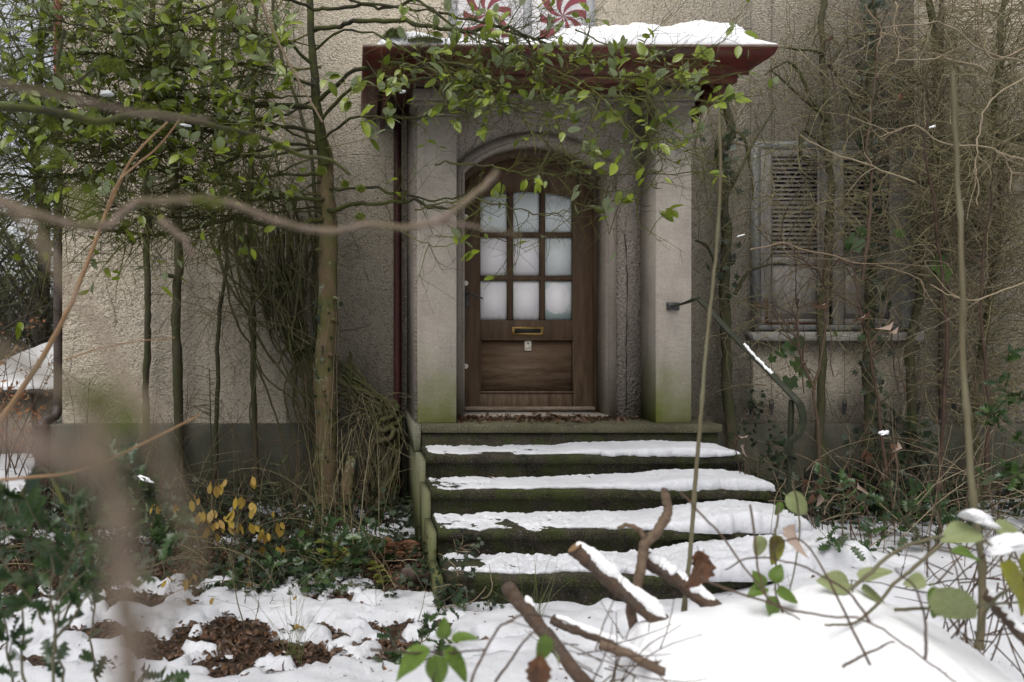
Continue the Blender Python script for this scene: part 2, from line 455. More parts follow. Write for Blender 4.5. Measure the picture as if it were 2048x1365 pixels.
def snow_mat():
    t = NT('snow')
    big = t.noise(6, 4); f = t.noise(60, 5, 0.7); gr = t.noise(400, 2, 0.7)
    c = t.mix(t.rng(t.noise(3, 4), 0.3, 0.7), (0.71, 0.72, 0.755), (0.58, 0.59, 0.625))
    c = t.mix(t.rng(t.noise(130, 3, 0.8), 0.66, 0.72, 0, 0.5), c, (0.3, 0.25, 0.2))
    t.col(c); t.rough(0.6)
    t.b.inputs['Subsurface Weight'].default_value = 0.0
    t.bump(t.math('ADD', t.math('MULTIPLY', f, 1.0), t.math('ADD', t.math('MULTIPLY', gr, 0.3), big)), 0.6, 0.02); M['snow'] = t.m
    t = NT('fresh_snow')
    t.col((0.82, 0.825, 0.845)); t.rough(0.6); t.bump(t.math('ADD', t.noise(14, 4), t.math('MULTIPLY', t.noise(120, 4, 0.7), 0.35)), 0.45, 0.02); M['fresh_snow'] = t.m
snow_mat()

def wood(name, a, b, c3, st, weather=0.0):
    t = NT(name)
    g = t.noise(14, 8, 0.7, st=st, dist=0.6); g2 = t.noise(60, 3, 0.6, st=st)
    c = t.mix(t.rng(g, 0.35, 0.65), a, b)
    c = t.mix(t.math('MULTIPLY', t.rng(g2, 0.5, 0.7), 0.5), c, a)
    if weather:
        z = t.rng(t.sep(2), 1.45, 0.85)
        f = t.math('MULTIPLY', t.math('MULTIPLY', t.rng(t.noise(30, 6, 0.75, st=st), 0.4, 0.62), z), weather)
        c = t.mix(f, c, c3)
    t.col(c); t.rough(0.6); t.bump(t.math('ADD', g, g2), 0.4, 0.003); M[name] = t.m
wood('door_wood', (0.052, 0.031, 0.017), (0.105, 0.064, 0.037), (0.26, 0.19, 0.13), (1, 1, 0.09), 0.55)
wood('door_panel_wood', (0.065, 0.038, 0.021), (0.13, 0.08, 0.048), (0.34, 0.25, 0.17), (0.12, 1, 1), 0.9)
wood('weathered_wood', (0.09, 0.06, 0.04), (0.2, 0.15, 0.11), (0.33, 0.27, 0.21), (0.12, 1, 1), 1.0)
wood('shutter_wood', (0.27, 0.25, 0.23), (0.17, 0.155, 0.14), (0.25, 0.2, 0.18), (1, 1, 0.12))
wood('slat_wood', (0.235, 0.215, 0.2), (0.14, 0.125, 0.115), (0.25, 0.2, 0.18), (0.12, 1, 1))
wood('frame_paint', (0.22, 0.225, 0.215), (0.14, 0.145, 0.14), (0.25, 0.2, 0.18), (1, 1, 0.2))

def paint(name, a, b, ro=0.4, scale=8, spec=0.4, metal=0.0, bump=0.15):
    t = NT(name); n = t.noise(scale, 6, 0.7)
    t.col(t.mix(t.rng(n, 0.4, 0.65), a, b)); t.rough(ro); t.b.inputs['Specular IOR Level'].default_value = spec
    t.b.inputs['Metallic'].default_value = metal; t.bump(n, bump, 0.004); M[name] = t.m
paint('red_gutter', (0.105, 0.021, 0.015), (0.045, 0.018, 0.013), 0.38, 5, 0.4)
paint('red_boards', (0.115, 0.028, 0.018), (0.055, 0.02, 0.014), 0.55, 9)
paint('zinc_edge', (0.2, 0.15, 0.12), (0.12, 0.08, 0.06), 0.5, 20)
paint('red_pipe', (0.24, 0.05, 0.04), (0.15, 0.035, 0.03), 0.5, 12)
paint('dark_pipe', (0.035, 0.022, 0.018), (0.07, 0.055, 0.045), 0.6, 12)
paint('wine_pipe', (0.065, 0.018, 0.016), (0.035, 0.012, 0.011), 0.45, 14)
paint('white_paint', (0.72, 0.70, 0.71), (0.55, 0.53, 0.54), 0.5, 12)
paint('grey_paint', (0.5, 0.5, 0.51), (0.38, 0.38, 0.39), 0.5, 12)
paint('pinwheel_red', (0.21, 0.04, 0.055), (0.15, 0.03, 0.04), 0.5, 12)
paint('iron', (0.016, 0.018, 0.011), (0.032, 0.038, 0.018), 0.6, 25, 0.25)
paint('black_iron', (0.02, 0.021, 0.021), (0.05, 0.05, 0.048), 0.35, 25, 0.5)
paint('rust', (0.12, 0.06, 0.035), (0.05, 0.03, 0.02), 0.8, 40)
paint('rusty_plate', (0.05, 0.032, 0.025), (0.085, 0.06, 0.05), 0.7, 20)
paint('brass', (0.36, 0.24, 0.075), (0.2, 0.13, 0.045), 0.4, 60, 0.5, 0.6)
paint('black', (0.006, 0.007, 0.006), (0.014, 0.014, 0.012), 0.7, 20)
paint('enamel', (0.66, 0.62, 0.52), (0.5, 0.45, 0.36), 0.5, 60)
paint('ink', (0.03, 0.03, 0.035), (0.04, 0.04, 0.045), 0.6, 60)
paint('porcelain', (0.72, 0.68, 0.6), (0.6, 0.55, 0.47), 0.35, 60)
paint('digit_stain', (0.21, 0.18, 0.155), (0.25, 0.22, 0.19), 0.9, 90)
paint('shed_wall', (0.33, 0.29, 0.22), (0.24, 0.21, 0.16), 0.9, 4)
paint('dark_roof', (0.05, 0.04, 0.035), (0.03, 0.026, 0.022), 0.8, 8)

def panes():
    def base(t):
        n = t.noise(190, 2, 0.8); h = t.noise(6, 4)
        c = t.mix(t.rng(n, 0.42, 0.6), (0.62, 0.67, 0.67), (0.82, 0.86, 0.85))
        c = t.mix(t.rng(n, 0.38, 0.33, 0, 0.5), c, (0.3, 0.34, 0.34))
        return t.mix(t.rng(h, 0.45, 0.7, 0, 0.15), c, (0.55, 0.62, 0.61)), n
    t = NT('frosted_glass'); c, n = base(t); t.col(c); t.rough(0.35); t.bump(n, 0.4, 0.002); M['frost'] = t.m
    for nm, kind in (('papered_glass', 0), ('stained_papered_glass', 1), ('torn_papered_glass', 2)):
        t = NT(nm); c, n = base(t); g = t.n.new('ShaderNodeTexCoord').outputs['Generated']
        gx = t.sep(0, g); gz = t.sep(2, g)
        ed = t.math('MINIMUM', t.math('MINIMUM', gx, t.math('SUBTRACT', 1.0, gx)), t.math('MINIMUM', gz, t.math('MULTIPLY', t.math('SUBTRACT', 1.0, gz), 3)))
        ed = t.math('ADD', ed, t.math('MULTIPLY', t.math('SUBTRACT', t.noise(28, 5, 0.7), 0.5), 0.13))
        paper = (0.88, 0.855, 0.87)
        if kind == 2:
            dx = t.math('SUBTRACT', gx, 0.45); dz = t.math('SUBTRACT', gz, 0.56)
            r = t.math('SQRT', t.math('ADD', t.math('MULTIPLY', dx, dx), t.math('MULTIPLY', t.math('MULTIPLY', dz, dz), 1.5)))
            r = t.math('ADD', r, t.math('MULTIPLY', t.math('SUBTRACT', t.noise(14, 5, 0.65), 0.5), 0.3))
            c = t.mix(t.rng(gz, 0.30, 0.16), c, (0.42, 0.52, 0.5))
            f = t.rng(r, 0.49, 0.46)
        else: f = t.rng(ed, 0.012, 0.03)
        pc = paper
        if kind:
            s_ = t.math('MULTIPLY', t.rng(t.noise(22, 6, 0.8, dist=1.0), 0.58, 0.62), t.rng(t.noise(60, 3, 0.8), 0.4, 0.6, 0.0, 0.35))
            pc = t.mix(s_, paper, (0.42, 0.36, 0.27))
        g2 = t.n.new('ShaderNodeTexCoord').outputs['Generated']; cz_ = t.sep(2, g2); dirt = t.math('MULTIPLY', t.rng(t.math('ADD', cz_, t.math('MULTIPLY', t.noise(35, 5, 0.75), 0.25)), 0.26, 0.12), 0.5); t.col(t.mix(dirt, t.mix(f, c, pc), (0.3, 0.29, 0.24))); t.rough(0.42); t.bump(n, 0.1, 0.002); M[nm] = t.m
panes()

def bark(name, cols, scale=18, st=(1, 1, 0.35), moss=None, lich=None, mossamt=0.5, rough_=0.85, bd=0.012):
    t = NT(name); n = t.noise(scale, 6, 0.7, st=st); m_ = t.noise(scale * 0.25, 4, 0.6)
    c = t.mix(t.rng(n, 0.35, 0.65), cols[0], cols[1])
    c = t.mix(t.math('MULTIPLY', t.rnd(), 0.6), c, cols[2])
    if moss: c = t.mix(t.math('MULTIPLY', t.rng(t.math('ADD', m_, t.math('MULTIPLY', n, 0.4)), 0.62, 0.78), mossamt), c, moss)
    if lich: c = t.mix(t.rng(t.noise(11, 5, 0.7, dist=0.5), 0.60, 0.63, 0, 0.8), c, lich)
    t.col(c); t.rough(rough_); t.bump(n, 0.8, bd); M[name] = t.m
bark('trunk_bark', [(0.17, 0.112, 0.06), (0.085, 0.058, 0.032), (0.13, 0.095, 0.055)], 20, (1, 1, 0.5), (0.07, 0.085, 0.02), (0.24, 0.27, 0.2), 0.65)
bark('dark_bark', [(0.04, 0.036, 0.022), (0.022, 0.021, 0.014), (0.05, 0.05, 0.022)], 22, (1, 1, 1), (0.075, 0.085, 0.012), None, 0.55)
bark('mossy_twig', [(0.065, 0.058, 0.028), (0.03, 0.028, 0.015), (0.11, 0.115, 0.025)], 14, (1, 1, 1), (0.14, 0.155, 0.02), None, 0.4, 0.8, 0.003)
bark('vine_bark', [(0.075, 0.065, 0.042), (0.04, 0.037, 0.024), (0.085, 0.075, 0.045)], 22, (1, 1, 0.3), (0.05, 0.058, 0.016), None, 0.6)
bark('green_vine', [(0.11, 0.095, 0.052), (0.055, 0.05, 0.028), (0.085, 0.075, 0.042)], 22, (1, 1, 0.3), (0.07, 0.078, 0.02), None, 0.6)
bark('crooked_bark', [(0.20, 0.14, 0.095), (0.09, 0.062, 0.042), (0.14, 0.10, 0.072)], 26, (1, 1, 0.4), None, None)
bark('olive_twig', [(0.30, 0.26, 0.155), (0.15, 0.13, 0.075), (0.07, 0.058, 0.038)], 14, (1, 1, 1), (0.12, 0.12, 0.03), None, 0.3, 0.8, 0.003)
bark('pale_twig', [(0.3, 0.25, 0.17), (0.2, 0.16, 0.1), (0.13, 0.08, 0.05)], 14, (1, 1, 1), None, None, 0.3, 0.7, 0.003)
bark('red_twig', [(0.075, 0.045, 0.03), (0.035, 0.023, 0.017), (0.12, 0.085, 0.055)], 14, (1, 1, 1), None, None, 0.3, 0.7, 0.003)
bark('grey_bark', [(0.25, 0.19, 0.15), (0.15, 0.11, 0.088), (0.21, 0.155, 0.125)], 40, (1, 1, 1), (0.14, 0.14, 0.04), None, 0.3)
bark('tan_bark', [(0.27, 0.165, 0.085), (0.2, 0.12, 0.06), (0.24, 0.15, 0.08)], 20, (1, 1, 1), None, None, 0.3, 0.6)
bark('cane', [(0.125, 0.12, 0.07), (0.085, 0.085, 0.05), (0.15, 0.13, 0.08)], 12, (1, 1, 0.2), (0.10, 0.075, 0.04), None, 0.5, 0.55, 0.002)
bark('log_bark', [(0.105, 0.078, 0.06), (0.035, 0.027, 0.021), (0.10, 0.075, 0.058)], 30, (1, 1, 1), (0.14, 0.075, 0.045), None, 0.35, 0.8, 0.02)
bark('bg_bark', [(0.05, 0.042, 0.034), (0.03, 0.026, 0.02), (0.09, 0.075, 0.055)], 9, (1, 1, 0.4), (0.05, 0.055, 0.02), None, 0.4)

def leafm(name, a, b, under, ro=0.35, tr=0.25, spots=None, vein=True):
    t = NT(name); r = t.rnd(); c = t.mix(r, a, b)
    n = t.noise(30, 4, 0.6); c = t.mix(t.math('MULTIPLY', t.rng(n, 0.4, 0.7), 0.35), c, tuple(k * 0.6 for k in a))
    if spots: c = t.mix(t.rng(t.noise(3.2 if name.startswith('spotted') else 25, 5, 0.7), 0.5, 0.6, 0, 0.85), c, spots)
    c = t.mix(t.back(), c, under)
    t.col(c); t.rough(ro); t.b.inputs['Specular IOR Level'].default_value = 0.5
    tb = t.n.new('ShaderNodeBsdfTranslucent'); t.link(c, tb.inputs[0]); mx = t.n.new('ShaderNodeMixShader'); mx.inputs[0].default_value = tr
    t.link(t.b.outputs[0], mx.inputs[1]); t.link(tb.outputs[0], mx.inputs[2]); t.link(mx.outputs[0], t.out.inputs[0]); M[name] = t.m
leafm('tree_leaf', (0.115, 0.165, 0.014), (0.27, 0.33, 0.035), (0.27, 0.32, 0.17), 0.26, 0.32)
leafm('dark_leaf', (0.028, 0.055, 0.016), (0.06, 0.10, 0.022), (0.08, 0.11, 0.04), 0.3, 0.2)
leafm('holly_leaf', (0.016, 0.04, 0.014), (0.05, 0.09, 0.022), (0.08, 0.115, 0.045), 0.34, 0.15)
leafm('ivy_leaf', (0.012, 0.024, 0.010), (0.03, 0.048, 0.018), (0.045, 0.055, 0.028), 0.5, 0.12)
leafm('yellow_leaf', (0.42, 0.30, 0.045), (0.34, 0.2, 0.05), (0.38, 0.27, 0.09), 0.6, 0.35)
leafm('bramble_leaf', (0.14, 0.22, 0.035), (0.09, 0.15, 0.025), (0.30, 0.33, 0.17), 0.5, 0.35)
leafm('pale_bramble_leaf', (0.30, 0.33, 0.16), (0.24, 0.29, 0.12), (0.30, 0.33, 0.17), 0.6, 0.35)
leafm('spotted_leaf', (0.20, 0.23, 0.025), (0.24, 0.22, 0.03), (0.25, 0.25, 0.08), 0.5, 0.3, (0.06, 0.035, 0.015))
leafm('dead_leaf', (0.13, 0.055, 0.025), (0.17, 0.085, 0.045), (0.33, 0.25, 0.2), 0.6, 0.2, (0.07, 0.035, 0.02))
leafm('orange_leaf', (0.33, 0.13, 0.045), (0.26, 0.12, 0.05), (0.33, 0.2, 0.1), 0.65, 0.3)
leafm('litter_leaf', (0.045, 0.024, 0.013), (0.12, 0.062, 0.03), (0.19, 0.12, 0.07), 0.5, 0.1)
leafm('yew_needle', (0.03, 0.06, 0.02), (0.055, 0.095, 0.028), (0.07, 0.11, 0.04), 0.4, 0.2)
leafm('fern_green', (0.12, 0.15, 0.02), (0.2, 0.2, 0.04), (0.17, 0.19, 0.05), 0.6, 0.3)
leafm('bg_leaf', (0.03, 0.04, 0.015), (0.08, 0.085, 0.03), (0.07, 0.08, 0.03), 0.6, 0.3)
leafm('moss', (0.12, 0.15, 0.012), (0.22, 0.26, 0.02), (0.12, 0.15, 0.02), 0.9, 0.3)
leafm('dark_moss', (0.035, 0.042, 0.006), (0.14, 0.165, 0.014), (0.05, 0.07, 0.01), 0.9, 0.2)
leafm('grass_blade', (0.12, 0.16, 0.04), (0.2, 0.22, 0.07), (0.14, 0.18, 0.05), 0.6, 0.3)

def soil():
    t = NT('leafy_soil'); n = t.noise(9, 6, 0.7); v = t.voro(38)
    c = t.mix(t.rng(n, 0.35, 0.65), (0.035, 0.022, 0.013), (0.10, 0.058, 0.03))
    c = t.mix(t.rng(v, 0.1, 0.5, 0, 0.7), c, (0.02, 0.013, 0.009))
    t.col(c); t.rough(0.8); t.bump(t.math('ADD', n, v), 1.0, 0.02); M['soil'] = t.m
soil()
# ------------------------------------------------------------------ the ground, its leaf litter and the snow
WALL = 6.9; LAND = 0.857
def ground_h(x, y):
    return 0.03 * fbm(x, y, 0.9, 3, 2.0) - 0.06 * np.clip(1.2 - y, 0, 5)
_PATCH = [(-0.45, 3.95, 1.0, 0.34, 0.82), (0.05, 4.12, 0.55, 0.2, 0.7), (-1.2, 4.15, .5, .2, .7), (-.9, 4.8, 1.5, .3, .62), (.1, 4.75, .5, .3, .6), (-1.7, 3.75, .7, .15, .5), (0.25, 3.75, 0.6, 0.12, 0.8), (-0.4, 5.35, 1.6, 0.62, 1.2), (-1.9, 5.3, 1.2, 0.8, 1.2), (-1.3, 4.5, 0.6, 0.16, 0.7),
          (-0.2, 4.62, 0.35, 0.16, 0.7), (0.6, 5.3, 0.4, 0.5, 1.0), (-1.6, 6.4, 1.9, 0.6, 1.2), (3.9, 6.5, 1.6, 0.42, 1.2), (-2.0, 4.3, 0.5, 0.12, 0.5), (-0.9, 4.75, 0.5, 0.12, 0.6)]
def snow_t(x, y):
    m = np.zeros_like(x)
    for (cx, cy, rx, ry, a) in _PATCH:
        m = np.maximum(m, a * np.exp(-(((x - cx) / rx) ** 2 + ((y - cy) / ry) ** 2) * 1.0))
    m = m + (0.55 * fbm(x, y, 4.0, 4, 4.0) + 0.6 * fbm(x, y, 11.0, 4, 6.0)) * np.clip(m * 4, 0, 1)
    t = 0.055 + 0.035 * fbm(x, y, 2.4, 4, 5.0) + 0.016 * fbm(x, y, 12, 4, 8.0) - 0.035 * np.clip(fbm(x, y, 3.3, 2, 12.0) - .45, 0, 1) * 4
    t = t + 0.05 * np.clip((x - 1.2) / 1.5, 0, 1)
    t = t + 0.16 * np.exp(-(((x - 2.75) / 0.45) ** 2 + ((y - 4.35) / 0.5) ** 2)) + 0.12 * np.exp(-(((x - 2.2) / 0.7) ** 2 + ((y - 4.05) / 0.2) ** 2))
    return t - 0.15 * np.clip((m - 0.28) * 1.8, 0, 1.2)
def axis(a, b, step, far):
    core = np.arange(a, b, step); g = []
    d = step
    x = b
    while x < far: g.append(x); d *= 1.35; x += d
    g.append(far); l = []
    d = step; x = a - step
    while x > -far: l.append(x); d *= 1.35; x -= d
    l.append(-far)
    return np.concatenate([np.array(l[::-1]), core, np.array(g)])
gx = axis(-3.2, 4.6, 0.025, 220.0); gy = axis(2.4, 7.4, 0.025, 220.0)
GX, GY = np.meshgrid(gx, gy, indexing='ij')
GH = ground_h(GX, GY)
structure(MB().grid(np.stack([GX, GY, GH], -1)[:, ::1]).build('ground', M['soil'], None, True))
ST = snow_t(GX, GY)
structure(MB().grid(np.stack([GX, GY, GH + ST], -1)).build('snow_ground', M['snow'], None, True))

# ------------------------------------------------------------------ the house
house = thing('house', (0, WALL, 0), 'roughcast villa with an arched wooden front door under a red-guttered porch canopy', 'house')
HX0, HX1 = -2.534, 9.0
WX0, WX1, WZ0, WZ1 = 2.753 + 0.72, 4.83, 1.53, 3.18       # window opening on the right
WX0 = (1506 - VX) * WALL / F; WX1 = (1828 - VX) * WALL / F
WZ1 = EYE + (650 - 283) * WALL / F; WZ0 = EYE + (650 - 661) * WALL / F
mb = MB()
XE = -0.6
mb.box(XE, WX0, WALL, WALL + 0.3, 0.7, 8.0)
mb.box(WX0, WX1, WALL, WALL + 0.3, 0.7, WZ0).box(WX0, WX1, WALL, WALL + 0.3, WZ1, 8.0)
mb.box(WX1, HX1, WALL, WALL + 0.3, 0.7, 8.0)
mb.box(HX0, XE, WALL + 0.02, WALL + 0.3, 0.7, 8.0)
# the left bay is thrown so coarsely that its lumps are real relief
n1, n2 = 240, 480
xs = np.linspace(HX0, XE, n1); zs = np.linspace(0.71, 4.6, n2)
X_, Z_ = np.meshgrid(xs, zs, indexing='ij')
rel = 0.020 * np.clip(fbm(X_, Z_, 22, 4, 9.0) + 0.2, 0, 1) * np.clip((-0.9 - X_) / 0.8, 0, 1) * np.clip((4.4 - Z_) / 1.5, 0, 1) * (0.5 + 0.5 * fbm(X_, Z_, 1.3, 2, 2.0))
mb.grid(np.stack([X_, WALL - 0.0005 - np.abs(rel), Z_], -1)[::-1])
mb.box(HX0, XE, WALL, WALL + 0.02, 4.6, 8.0)
mb.build('wall', M['roughcast'], house)
MB().box(HX0, HX0 + 0.3, WALL + 0.3, 14.0, 0.0, 8.0).build('side_wall', M['roughcast'], house)
MB().box(HX0 - 0.12, 0.46, WALL - 0.07, WALL + 0.25, -0.2, 0.737, 0.02).box(2.56, HX1, WALL - 0.07, WALL + 0.25, -0.2, 0.737, 0.02).build('plinth', M['plinth_stone'], house)
# vent / cellar window in the right-hand plinth
cw = MB().box(3.85, 4.55, WALL - 0.076, WALL - 0.066, 0.05, 0.36)
cellar = cw.build('cellar_window', M['black'], house)
g = MB()
for i in range(15): g.box(3.86 + i * 0.048, 3.865 + i * 0.048, WALL - 0.084, WALL - 0.079, 0.05, 0.36)
for i in range(7): g.box(3.85, 4.55, WALL - 0.089, WALL - 0.085, 0.07 + i * 0.045, 0.074 + i * 0.045)
stuff(g.build('wire_grille', M['iron'], cellar))

# porch body
PF = 5.93        # plane of the pilaster fronts
SF = 6.24        # door surround
DF = 6.46        # door leaf
XC = 1.408
pb = MB()
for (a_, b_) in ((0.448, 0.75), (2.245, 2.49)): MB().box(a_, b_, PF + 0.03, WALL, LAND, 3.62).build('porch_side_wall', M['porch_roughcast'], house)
def arc(xc, a, zs, za, n=17):
    h = za - zs; R = (a * a + h * h) / (2 * h); cz = za - R
    x = np.linspace(-a, a, n); return [(xc + k, cz + math.sqrt(max(0, R * R - k * k))) for k in x]
def ring(inner, outer, y0, y1):
    """solid between two matching outlines (x, z), front at y0, back at y1"""
    n = len(inner); m = MB()
    v = [(x, y0, z) for x, z in inner] + [(x, y0, z) for x, z in outer] + [(x, y1, z) for x, z in inner] + [(x, y1, z) for x, z in outer]
    q = []
    for i in range(n - 1):
        j = i + 1
        q += [(i, j, n + j, n + i), (2 * n + i, 3 * n + i, 3 * n + j, 2 * n + j), (i, 2 * n + i, 2 * n + j, j), (n + i, n + j, 3 * n + j, 3 * n + i)]
    q += [(0, n, 3 * n, 2 * n), (n - 1, 3 * n - 1, 4 * n - 1, 2 * n - 1)]
    return m.add(v, q)
def outline(xc, a, zs, za, z0, n=17): return [(xc - a, z0)] + arc(xc, a, zs, za, n) + [(xc + a, z0)]
def rect_for(n, x0, x1, z0, zs, z1):
    top = [(x0 + (x1 - x0) * k / (n - 3), z1) for k in range(n - 2)]
    return [(x0, z0), (x0, zs)] + top + [(x1, zs), (x1, z0)]
ain = outline(XC, 0.551, 2.789, 3.008, LAND); aout = outline(XC, 0.63, 2.825, 3.085, LAND)
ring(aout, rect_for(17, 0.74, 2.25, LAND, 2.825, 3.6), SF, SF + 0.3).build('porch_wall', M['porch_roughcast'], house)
ring(ain, aout, SF - 0.022, DF + 0.02).build('door_arch', M['arch_ring_stone'], house)
# a groove along the face of the arch
g1 = outline(XC, 0.568, 2.797, 3.024, LAND); g2 = outline(XC, 0.574, 2.80, 3.030, LAND)
ring(g1, g2, SF - 0.026, SF - 0.02).build('arch_bead', M['arch_stone'], house)
for (x0, x1) in ((0.463, 0.757), (2.24, 2.507)):
    p = MB().box(x0, x1, PF, SF + 0.1, LAND, 3.22, 0.006).build('pilaster', M['pilaster_stone'], house)
    MB().box(x0 - 0.035, x1 + 0.035, PF - 0.045, SF + 0.05, 3.255, 3.34, 0.008).box(x0 - 0.018, x1 + 0.018, PF - 0.022, SF + 0.05, 3.22, 3.255, 0.01).build('capital', M['arch_stone'], p)
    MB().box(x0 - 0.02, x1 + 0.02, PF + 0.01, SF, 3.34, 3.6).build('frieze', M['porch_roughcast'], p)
cr = np.array([[x, SF - 0.012, z] for x, z in zip(2.115 + .008 * np.cumsum(RNG.normal(0, .5, 26)), np.linspace(LAND + .05, 2.3, 26))]); cw_ = .0035 * (.4 + RNG.random(26))
MB().grid(np.stack([cr - np.stack([cw_, 0 * cw_, 0 * cw_], 1), cr + np.stack([cw_, 0 * cw_, 0 * cw_], 1)], 1) + [0, .0, 0]).build('crack', M['black'], house)
# faint house number
cu = bpy.data.curves.new('house_number', 'FONT'); cu.body = '3'; cu.size = 0.15; cu.extrude = 0.0008; cu.align_x = 'CENTER'
tmp = bpy.data.objects.new('house_number_text', cu); SC.collection.objects.link(tmp)
bpy.context.view_layer.update()
me = bpy.data.meshes.new_from_object(tmp.evaluated_get(bpy.context.evaluated_depsgraph_get())); bpy.data.objects.remove(tmp)
me.materials.clear(); me.materials.append(M['digit_stain'])
o = bpy.data.objects.new('house_number', me); SC.collection.objects.link(o)
hx, hy, hz = P(1355, 301, PF)
o.matrix_world = Matrix.Translation((hx, PF - 0.0012, hz)) @ Matrix.Rotation(math.radians(90), 4, 'X')
o.parent = house; o.matrix_parent_inverse = parent_inv(house)

# ------------------------------------------------------------------ the door
sill = MB().box(0.83, 1.99, SF - 0.03, DF + 0.05, LAND, LAND + 0.03).build('door_sill', M['arch_stone'], house)
def dz(py): return EYE + (650 - py) * DF / F
def dx(px): return (px - VX) * DF / F
DX0, DX1 = dx(914), dx(1190)
cols = [(dx(961), dx(1015)), (dx(1027), dx(1080)), (dx(1091), dx(1145))]
rows = [(dz(465), dz(388)), (dz(552), dz(475)), (dz(641), dz(562))]
pan_arc = arc((cols[0][0] + cols[2][1]) / 2, (cols[2][1] - cols[0][0]) / 2, dz(396), dz(383), 13)
def arc_z(x): return float(np.interp(x, [p[0] for p in pan_arc], [p[1] for p in pan_arc]))
D = MB()
zb = LAND + 0.035
D.box(DX0, cols[0][0], DF, DF + 0.05, zb, dz(396), 0.004).box(cols[2][1], DX1, DF, DF + 0.05, zb, dz(396), 0.004)
D.box(cols[0][0], cols[2][1], DF + 0.001, DF + 0.05, dz(680), dz(641), 0.003)
D.box(cols[0][0], cols[2][1], DF + 0.001, DF + 0.05, zb, dz(784), 0.003)
door = D.build('door', M['door_wood'], house)
top_in = [(DX0, dz(396))] + pan_arc + [(DX1, dz(396))]
top_out = [(DX0, dz(395.5) + 0.25)] + [(x, dz(300) + 0.02 - 0.2 * ((x - 1.4) / 0.55) ** 2) for x, z in pan_arc] + [(DX1, dz(395.5) + 0.25)]
ring(top_in, top_out, DF, DF + 0.05).build('top_rail', M['door_wood'], door)
# arched outer frame of the doorway
ring(outline(1.395, 0.535, 2.73, 2.945, LAND + 0.03), outline(1.395, 0.62, 2.84, 3.06, LAND + 0.03), DF - 0.018, DF - 0.001).build('door_frame', M['door_wood'], door)
for i, (a, b) in enumerate([(cols[0][1], cols[1][0]), (cols[1][1], cols[2][0])]):
    MB().box(a, b, DF + 0.002, DF + 0.045, dz(641), arc_z((a + b) / 2) + 0.012, 0.012).build('glazing_bar', M['door_wood'], door)
for (zl, zh) in ((dz(475), dz(465)), (dz(562), dz(552))):
    MB().box(cols[0][0], cols[2][1], DF + 0.005, DF + 0.044, zl, zh, 0.01).build('glazing_bar', M['door_wood'], door)
kinds = [['frost', 'frost', 'frost'], ['papered_glass', 'papered_glass', 'frost'], ['papered_glass', 'stained_papered_glass', 'torn_papered_glass']]
plabel = {'frost': 'bare frosted pane', 'papered_glass': 'pane papered white from inside', 'stained_papered_glass': 'white papered pane with brown stains', 'torn_papered_glass': 'pane with torn round white paper'}
for r, (zl, zh) in enumerate(rows):
    for c, (xl, xh) in enumerate(cols):
        m = MB()
        if r == 0:
            xs_ = np.linspace(xl - 0.004, xh + 0.004, 7); top = [arc_z(x) + 0.003 for x in xs_]
        else: xs_ = np.linspace(xl - 0.004, xh + 0.004, 2); top = [zh + 0.004] * 2
        n = len(xs_)
        v = [(x, DF + 0.03, zl - 0.004) for x in xs_] + [(x, DF + 0.03, z) for x, z in zip(xs_, top)] + [(x, DF + 0.034, zl - 0.004) for x in xs_] + [(x, DF + 0.034, z) for x, z in zip(xs_, top)]
        q = []
        for i in range(n - 1): q += [(i, i + 1, n + i + 1, n + i), (2 * n + i + 1, 2 * n + i, 3 * n + i, 3 * n + i + 1), (n + i, n + i + 1, 3 * n + i + 1, 3 * n + i), (i + 1, i, 2 * n + i, 2 * n + i + 1)]
        q += [(0, n, 3 * n, 2 * n), (n - 1, 3 * n - 1, 4 * n - 1, 2 * n - 1)]
        tag(m.add(v, q).build('pane', M[kinds[r][c]], door), plabel[kinds[r][c]])
MB().box(cols[0][0] + 0.004, cols[2][1] + 0.008, DF + 0.022, DF + 0.04, dz(784), dz(680)).build('lower_panel', M['door_panel_wood'], door)
bead = MB()
bead.box(cols[0][0], cols[2][1] + 0.012, DF - 0.012, DF + 0.02, dz(784) - 0.012, dz(784) + 0.006, 0.006).box(cols[0][0] - 0.002, cols[2][1] + 0.01, DF - 0.008, DF + 0.02, dz(680) - 0.006, dz(680) + 0.01, 0.006)
bead.box(cols[0][0] - 0.004, cols[0][0] + 0.006, DF - 0.006, DF + 0.02, dz(784) + 0.007, dz(680) - 0.007, 0.003).box(cols[2][1] + 0.001, cols[2][1] + 0.014, DF - 0.006, DF + 0.02, dz(784) + 0.007, dz(680) - 0.007, 0.003)
bead.build('panel_moulding', M['door_wood'], door)
MB().box(DX0 + 0.06, DX1 - 0.002, DF - 0.035, DF - 0.002, zb, dz(813), 0.012).build('weather_board', M['weathered_wood'], door)
sx0, sx1, sz0, sz1 = dx(1024), dx(1087), dz(671), dz(654)
ls = ring([(sx0 + .022, sz0 + .018), (sx0 + .022, sz1 - .018), (sx1 - .022, sz1 - .018), (sx1 - .022, sz0 + .018), (sx0 + .022, sz0 + .018)], [(sx0, sz0), (sx0, sz1), (sx1, sz1), (sx1, sz0), (sx0, sz0)], DF - 0.005, DF + 0.002)
ls.box(sx0 + .012, sx1 - .012, DF - 0.008, DF - 0.005, sz1 - .014, sz1 - .01).box(sx0 + .012, sx1 - .012, DF - 0.008, DF - 0.005, sz0 + .01, sz0 + .014)
ls.build('letter_slot', M['brass'], door)
MB().box(sx0 + .02, sx1 - .02, DF - 0.002, DF, sz0 + .016, sz1 - .016).build('slot_flap', M['black'], door)
